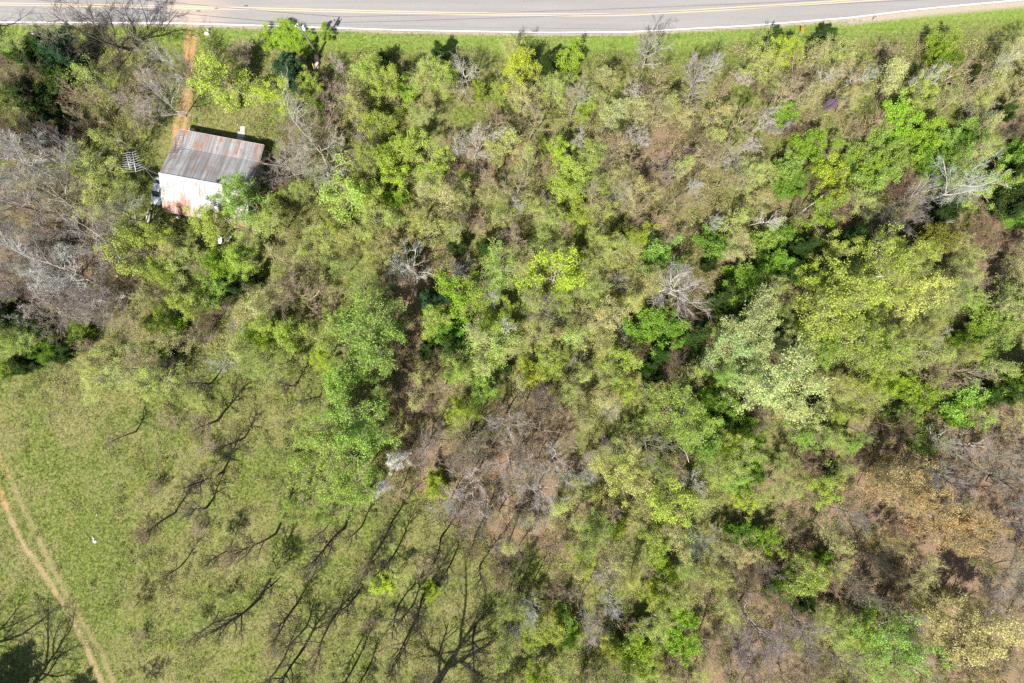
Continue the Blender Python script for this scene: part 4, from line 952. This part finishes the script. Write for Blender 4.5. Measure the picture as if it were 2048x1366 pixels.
m = MB(); m.box((0, -.5, .5), (1.9, .14, .14)); m.build('rail', M_brown, e); m = MB(); m.tube([(-.8, -.5, 0), (-.5, .6, 1.2)], .09, 6); m.build('prop', M_brown, e)
m = MB()
for sx_ in (-.85, .85): m.box((sx_, -.5, .22), (.12, .12, .44))
m.build('leg', M_brown, e)
# crumpled scraps
def scrap(px, py, s, mat, label, seed, z=.02):
    rs = np.random.RandomState(seed); nn = 7; v = []; f = []
    for i in range(nn):
        for j in range(nn): v.append(((i/(nn-1)-.5)*s*(1+.35*rs.rand())+rs.normal()*s*.05, (j/(nn-1)-.5)*s*.8+rs.normal()*s*.06, .05+rs.rand()*s*.22))
    for i in range(nn-1):
        for j in range(nn-1):
            if (i in (0, nn-2) and j in (0, nn-2)): continue
            a = i*nn+j; f.append((a, a+nn, a+nn+1, a+1))
    me = bpy.data.meshes.new('scrap'); me.from_pydata(v, [], f); me.materials.append(mat); me.update()
    o = link('paper_scrap', me); x, y = W(px, py); o.location = (x, y, gzf(x, y)+z); o.rotation_euler = (0, 0, seed); tag(o, label, 'litter')
    so = o.modifiers.new('thick', 'SOLIDIFY'); so.thickness = .015
scrap(190, 1083, .5, M_plas, 'crumpled white scrap lying on the open field near the dirt track', 3)
scrap(187, 1076, .40, M_stone, 'smaller tan scrap just above the white one in the field', 5)
scrap(194, 1029, .25, M_stone, 'small pale speck of litter in the field above the white scrap', 8)
scrap(921, 668, .5, M_plas, 'small white scrap on brown ground left of the photo centre', 9)
scrap(660, 625+0, .0001+.3, M_stone, 'tiny pale scrap in grass between the bare tan tree and big green crown', 10)
# dead limbs
def limb(name, pts, r0, r1, label, forks=()):
    e = tag(empty(name, (0, 0, 0)), label, 'dead branch'); P = [W3(*p) for p in pts]; o0 = Vector(P[0]); e.location = o0
    m = MB(); q = [Vector(p)-o0 for p in P]; m.tube(q, [r0+(r1-r0)*i/(len(q)-1) for i in range(len(q))], 8); m.build('limb', M_pale, e)
    for fk in forks:
        m = MB(); q = [Vector(W3(*p))-o0 for p in fk]; m.tube(q, [r0*.4*(1-.7*i/(len(q)-1)) for i in range(len(q))], 6); m.build('side_branch', M_pale, e)
M_pale = simple('bleached_wood', (.62, .58, .52), .8, .15, 4)
limb('dead_limb', [(1772, 560, 4.0), (1764, 552, 8.0), (1750, 553, 9.2), (1735, 556, 10)], .20, .10, 'thick bleached dead limb crossing the yellow-green crown in the right half', [[(1764, 552, 8), (1755, 540, 9), (1750, 530, 10)], [(1735, 556, 10), (1722, 556, 10.5), (1712, 553, 11)]])
limb('dead_limb', [(1345, 572, 3), (1332, 578, 9.5), (1318, 583, 11.5)], .16, .05, 'bright bleached snag splaying left in the hazy crown right of centre', [[(1340, 574, 6), (1328, 570, 9.5), (1318, 566, 11)], [(1336, 577, 8), (1326, 586, 10), (1320, 594, 11)]])
limb('fallen_branch', [(660+935, 432, 1.0), (1610, 418, 3), (1630, 404, 5.5), (1650, 388, 7)], .12, .04, 'long pinkish leaning branch above the vivid green tree, upper right', [[(1620, 411, 4), (1640, 405, 5), (1660, 402, 6)]])
for pts, lb in (([(1362, 905, 1), (1372, 890, 6), (1385, 884, 8), (1405, 884, 9)], 'upper bleached crooked branch below the mid-green tree right of centre'), ([(1352, 880, 1), (1358, 893, 6), (1372, 905, 7), (1378, 925, 8)], 'lower bleached crooked branch below the mid-green tree right of centre')):
    limb('dead_limb', pts, .10, .03, lb)

# ------------------------------------------------------------------ filler plants, cell by cell
FILL = {'v': [('slim', 'tan', 26, 12), ('slim', 'pale', 22, 12), ('slim', 'tan', 24, 10), ('sapling', 'hazet', 26, 11), ('sapling', 'haze', 24, 11), ('sapling', 'hazet', 28, 12), ('brush', 'tan', 32, 4), ('brush', 'pale', 28, 4), ('bud', 'hazet', 34, 8), ('bud', 'haze', 34, 8), ('spread', 'tan', 32, 8)],
        'b': [('spread', 'grey', 44, 9), ('spread', 'purple', 40, 8), ('spread', 'tan', 38, 7), ('brush', 'brown', 32, 4), ('bud', 'haze', 34, 6)],
        'h': [('bud', 'haze', 38, 10), ('bud', 'hazeg', 36, 10), ('bud', 'hazet', 36, 9), ('sapling', 'haze', 26, 14), ('sapling', 'hazet', 24, 13), ('sapling', 'hazet', 22, 12), ('slim', 'tan', 22, 12), ('brush', 'pale', 26, 4), ('slim', 'tan', 26, 14), ('slim', 'pale', 24, 14), ('leafy', 'yel', 30, 7), ('brush', 'tan', 28, 3.5), ('bud', 'yel', 38, 11), ('bud', 'hazeg', 36, 11)],
        'y': [('leafy', 'yel', 38, 8), ('leafy', 'ylw', 32, 7), ('bud', 'hazeg', 38, 8), ('bud', 'haze', 36, 10), ('shrub', 'lime', 26, 3.5), ('sapling', 'yel', 26, 13), ('bud', 'yel', 36, 10)],
        't': [('brush', 'tan', 34, 4.5), ('brush', 'purple', 32, 4.5), ('spread', 'tan', 38, 7), ('brush', 'brown', 28, 4), ('bud', 'hazet', 32, 7), ('bud', 'haze', 34, 8), ('slim', 'tan', 26, 13), ('sapling', 'hazet', 24, 13), ('sapling', 'haze', 24, 12)],
        'l': [('shrub', 'lime', 32, 4), ('shrub', 'mid', 32, 4), ('leafy', 'yel', 34, 7), ('bud', 'haze', 34, 7), ('brush', 'tan', 26, 4)],
        'd': [('shrub', 'green', 30, 4), ('ever', 'dark', 24, 4.5), ('bud', 'hazeg', 34, 7), ('brush', 'brown', 30, 4), ('spread', 'brown', 34, 7)],
        'o': [('tall', 'grey', 34, 12), ('bud', 'hazet', 34, 8), ('brush', 'tan', 26, 3.5), ('leafy', 'orange', 34, 8)],
        'p': [('tall', 'grey', 34, 12), ('tall', 'brown', 26, 14), ('brush', 'purple', 30, 4), ('slim', 'tan', 26, 13), ('spread', 'grey', 40, 9), ('brush', 'tan', 26, 3.5), ('bud', 'hazet', 30, 7)],
        'G': [('leafy', 'mid', 34, 7), ('shrub', 'mid', 26, 3)], 'P': [('leafy', 'mid', 36, 8), ('leafy', 'pale', 32, 7), ('leafy', 'yel', 34, 7)],
        's': [('brush', 'tan', 22, 2.6), ('bud', 'haze', 26, 4.5)]}
KEEP = {'v': 1.0, 'b': .9, 'h': 1.0, 'y': 1.0, 't': 1.0, 'l': 1.0, 'd': .9, 'o': .85, 'p': .85, 'G': .4, 'P': .7, 's': .16, 'g': 0, '.': 0}
fr_ = random.Random(77); cand = 0; filled = 0
KEEPBARE = [(335, 175, 62), (632, 320, 78), (820, 540, 50), (1825, 392, 42), (1752, 450, 44), (1905, 385, 56), (605, 600, 52), (850, 900, 40), (800, 918, 34), (768, 972, 30), (110, 330, 90), (60, 430, 90), (180, 480, 70), (150, 560, 80), (245, 590, 60), (1010, 900, 110), (1510, 1250, 70), (1690, 1030, 45), (190, 205, 50), (1355, 580, 50), (932, 150, 34), (945, 290, 45), (545, 370, 40), (1300, 105, 40)]
KEEPOUT = [(275, 330, 52), (255, 75, 92), (425, 345, 128), (388, 85, 52), (378, 150, 34), (372, 210, 26), (300, 425, 62), (444, 482, 22)]
yard = lambda x, y: 395 < x < 560 and 60 < y < 260
while cand < 9000 and filled < 640:
    cand += 1
    px = fr_.uniform(-40, 2088); py = fr_.uniform(40, 1406)
    ch_ = cell(px+fr_.uniform(-45, 45), py+fr_.uniform(-45, 45))
    if fr_.random() > KEEP[ch_] or py < wood_edge(px)+18 or yard(px, py): continue
    if ch_ not in 's' and ((px < 300 and py > 740) or (px < 560 and py > 800)): continue
    if any(math.hypot(px-a, py-b) < r for a, b, r in KEEPOUT): continue
    kd, co_, rr_, hh = fr_.choice(FILL[ch_])
    if KIND[kd]['lf'] and any(math.hypot(px-a, py-b) < r for a, b, r in KEEPBARE): continue
    k = fr_.uniform(.72, 1.2); rr_ *= k
    if any((px-a)**2+(py-b)**2 < ((rr_+r)*.47)**2 for a, b, r in PLACED): continue
    plant(kd, px, py, rr_, co_, H=hh*k**.6*fr_.uniform(.85, 1.15)); filled += 1
resolve_labels()
print('filler plants', filled, 'all plants', len(PLACED))

# ------------------------------------------------------------------ undergrowth, one uncountable mass
rs = np.random.RandomState(4)
UD = {'v': 1.1, 'b': .7, 'h': 1., 'y': 1., 't': .85, 'l': 1.1, 'd': 1.0, 'o': .4, 'p': .25, 'G': .7, 'P': .9, 's': .28, 'g': .03, '.': .25}
UDG = np.array([[UD[c] for c in r] for r in GRID])
CC = {'v': (.45, .44, .17), 'b': (.30, .29, .12), 'h': (.42, .48, .14), 'y': (.30, .38, .06), 't': (.37, .35, .16), 'l': (.24, .36, .05), 'd': (.12, .20, .04), 'o': (.36, .29, .14), 'p': (.36, .28, .18), 'G': (.20, .30, .06), 'P': (.25, .34, .10), 's': (.30, .34, .09), 'g': (.24, .28, .07), '.': (.2, .32, .05)}
CG = np.array([[CC[c] for c in r] for r in GRID])
NC = 21000
cxp = rs.uniform(-60, 2108, NC); cyp = rs.uniform(40, 1420, NC)
dn = gridval(UDG, cxp, cyp)*smooth(.30, .62, fbm(cxp/12, cyp/12, 5, 61))*1.5
ok = (rs.rand(NC) < dn) & (cyp > wood_edge(cxp)+2)
for a, b, r in ((425, 345, 105), (300, 435, 16), (444, 482, 14)): ok &= np.hypot(cxp-a, cyp-b) > r
ok &= ~((np.minimum(dist_poly(cxp, cyp, DR1), dist_poly(cxp, cyp, DR2)) < 16))
ok &= ~((cxp > 300) & (cxp < 325) & (cyp > 345) & (cyp < 418))
ok &= ~((cxp > 400) & (cxp < 545) & (cyp > 60) & (cyp < 255) & (rs.rand(NC) < .8))
ok &= ~((cxp > 620) & (cxp < 648) & (cyp > 95) & (cyp < 150))
cxp = cxp[ok]; cyp = cyp[ok]; nc = len(cxp)
X = (cxp-1024)/12; Y = (683-cyp)/12; rad = rs.uniform(.4, 1.3, nc); hgt = rs.uniform(.25, 1.2, nc)
wx = cxp+rs.normal(size=nc)*50; wy = cyp+rs.normal(size=nc)*50
ccol = np.stack([gridval(CG[:, :, k], wx, wy) for k in range(3)], -1)
kind_r = rs.rand(nc)
tanc = np.array([.42, .37, .20]); limec = np.array([.26, .38, .05]); darkc = np.array([.10, .16, .04])
ccol = np.where((kind_r < .22)[:, None], ccol*.3+tanc*.7, ccol); ccol = np.where((kind_r > .86)[:, None], ccol*.4+limec*.6, ccol); ccol = np.where(((kind_r > .78) & (kind_r < .86))[:, None], ccol*.3+darkc*.7, ccol)
ccol *= rs.uniform(.75, 1.2, (nc, 1))
nl = 46; ci = np.repeat(np.arange(nc), nl); u = rs.rand(nc*nl)**.5*rad[ci]; a = rs.uniform(0, 6.28, nc*nl)
lx = X[ci]+u*np.cos(a); ly = Y[ci]+u*np.sin(a); lz = gz(lx, ly)+.05+hgt[ci]*(1-.7*(u/rad[ci])**2)*rs.uniform(.35, 1, nc*nl)
lv, lq = leafquads(np.stack([lx, ly, lz], -1), rs.uniform(.09, .20, nc*nl), rs, .8)
lc = np.repeat(ccol[ci], 4, 0)
o = link('undergrowth', mesh_np('undergrowth', lv, quads=lq, mats=[M_tint], col=lc)); tag(o, 'low leafy undergrowth and weeds covering the floor of the wood', 'undergrowth', kind='stuff')
ns = 16; ci = np.repeat(np.arange(nc), ns); n2 = nc*ns; a = rs.uniform(0, 6.28, n2); u = rs.rand(n2)*rad[ci]*.7
sx_ = X[ci]+u*np.cos(a); sy_ = Y[ci]+u*np.sin(a); S = np.stack([sx_, sy_, gz(sx_, sy_)-.03], -1)
D = nrm(np.stack([rs.normal(size=n2)*.55, rs.normal(size=n2)*.55, rs.uniform(.3, 1., n2)], -1)); P = polyl(S, D, rs.uniform(.5, 1.9, n2), 3, .25, 0, rs)
v, q = tubes(P, np.full(n2, .014), np.full(n2, .006), 3)
sc = np.repeat(np.array([.36, .29, .21])*rs.uniform(.55, 1.35, (n2, 1)), 12, 0)
tag(link('brushwood', mesh_np('brushwood', v, quads=q, mats=[M_tint], col=sc)), 'dry stems and fine brushwood on the floor of the wood', 'brushwood', kind='stuff')
# grass tufts on field, verge and yard
NG = 230000
gxp = rs.uniform(-40, 2088, NG); gyp = rs.uniform(40, 1406, NG)
w_ = np.clip(1.15-gridval(LITG, gxp, gyp)*1.3, 0, 1); w_ = np.maximum(w_, smooth(20, 0, gyp-wood_edge(gxp)))
dt = np.minimum(dist_poly(gxp, gyp, TR1), dist_poly(gxp, gyp, TR2)); dt = np.minimum(dt, np.minimum(dist_poly(gxp, gyp, DR1), dist_poly(gxp, gyp, DR2)))
w_ *= smooth(3, 9, dt)*.93+.07
ok = (rs.rand(NG) < w_) & (gyp > road_edge(gxp)+3) & ~((np.abs((gxp-430)*.983-(-(gyp-350))*-.184) < 80) & (np.abs(gyp-355) < 85))
gxp = gxp[ok]; gyp = gyp[ok]; n2 = len(gxp); X = (gxp-1024)/12; Y = (683-gyp)/12
X3 = np.repeat(X, 3)+rs.normal(size=n2*3)*.05; Y3 = np.repeat(Y, 3)+rs.normal(size=n2*3)*.05; Z3 = gz(X3, Y3)
hh = rs.uniform(.10, .30, n2*3); an = rs.uniform(0, 6.28, n2*3); w2 = rs.uniform(.02, .05, n2*3)
lean = np.stack([rs.normal(size=n2*3)*.16, rs.normal(size=n2*3)*.16], -1)
V = np.stack([np.stack([X3-np.cos(an)*w2, Y3-np.sin(an)*w2, Z3-.03], -1), np.stack([X3+np.cos(an)*w2, Y3+np.sin(an)*w2, Z3-.03], -1), np.stack([X3+lean[:, 0], Y3+lean[:, 1], Z3+hh], -1)], 1).reshape(-1, 3)
T = np.arange(len(V)).reshape(-1, 3)
dry = np.clip(.72*smooth(.35, .75, fbm(X, Y, 7, 41)*.7+fbm(X, Y, 1.1, 42)*.35)+rs.normal(size=n2)*.22, 0, 1)
vg = np.exp(-((gyp-road_edge(gxp)-25)/22)**2)
gc = (1-dry)[:, None]*(np.array([.13, .18, .034])*(1-vg)[:, None]+np.array([.18, .29, .04])*vg[:, None])+dry[:, None]*np.array([.31, .285, .13])
gc *= rs.uniform(.8, 1.2, (n2, 1))
tag(link('grass', mesh_np('grass', V, tris=T, mats=[M_grass], col=np.repeat(gc, 9, 0))), 'short green and straw-coloured grass of field, yard and verge', 'grass', kind='stuff')
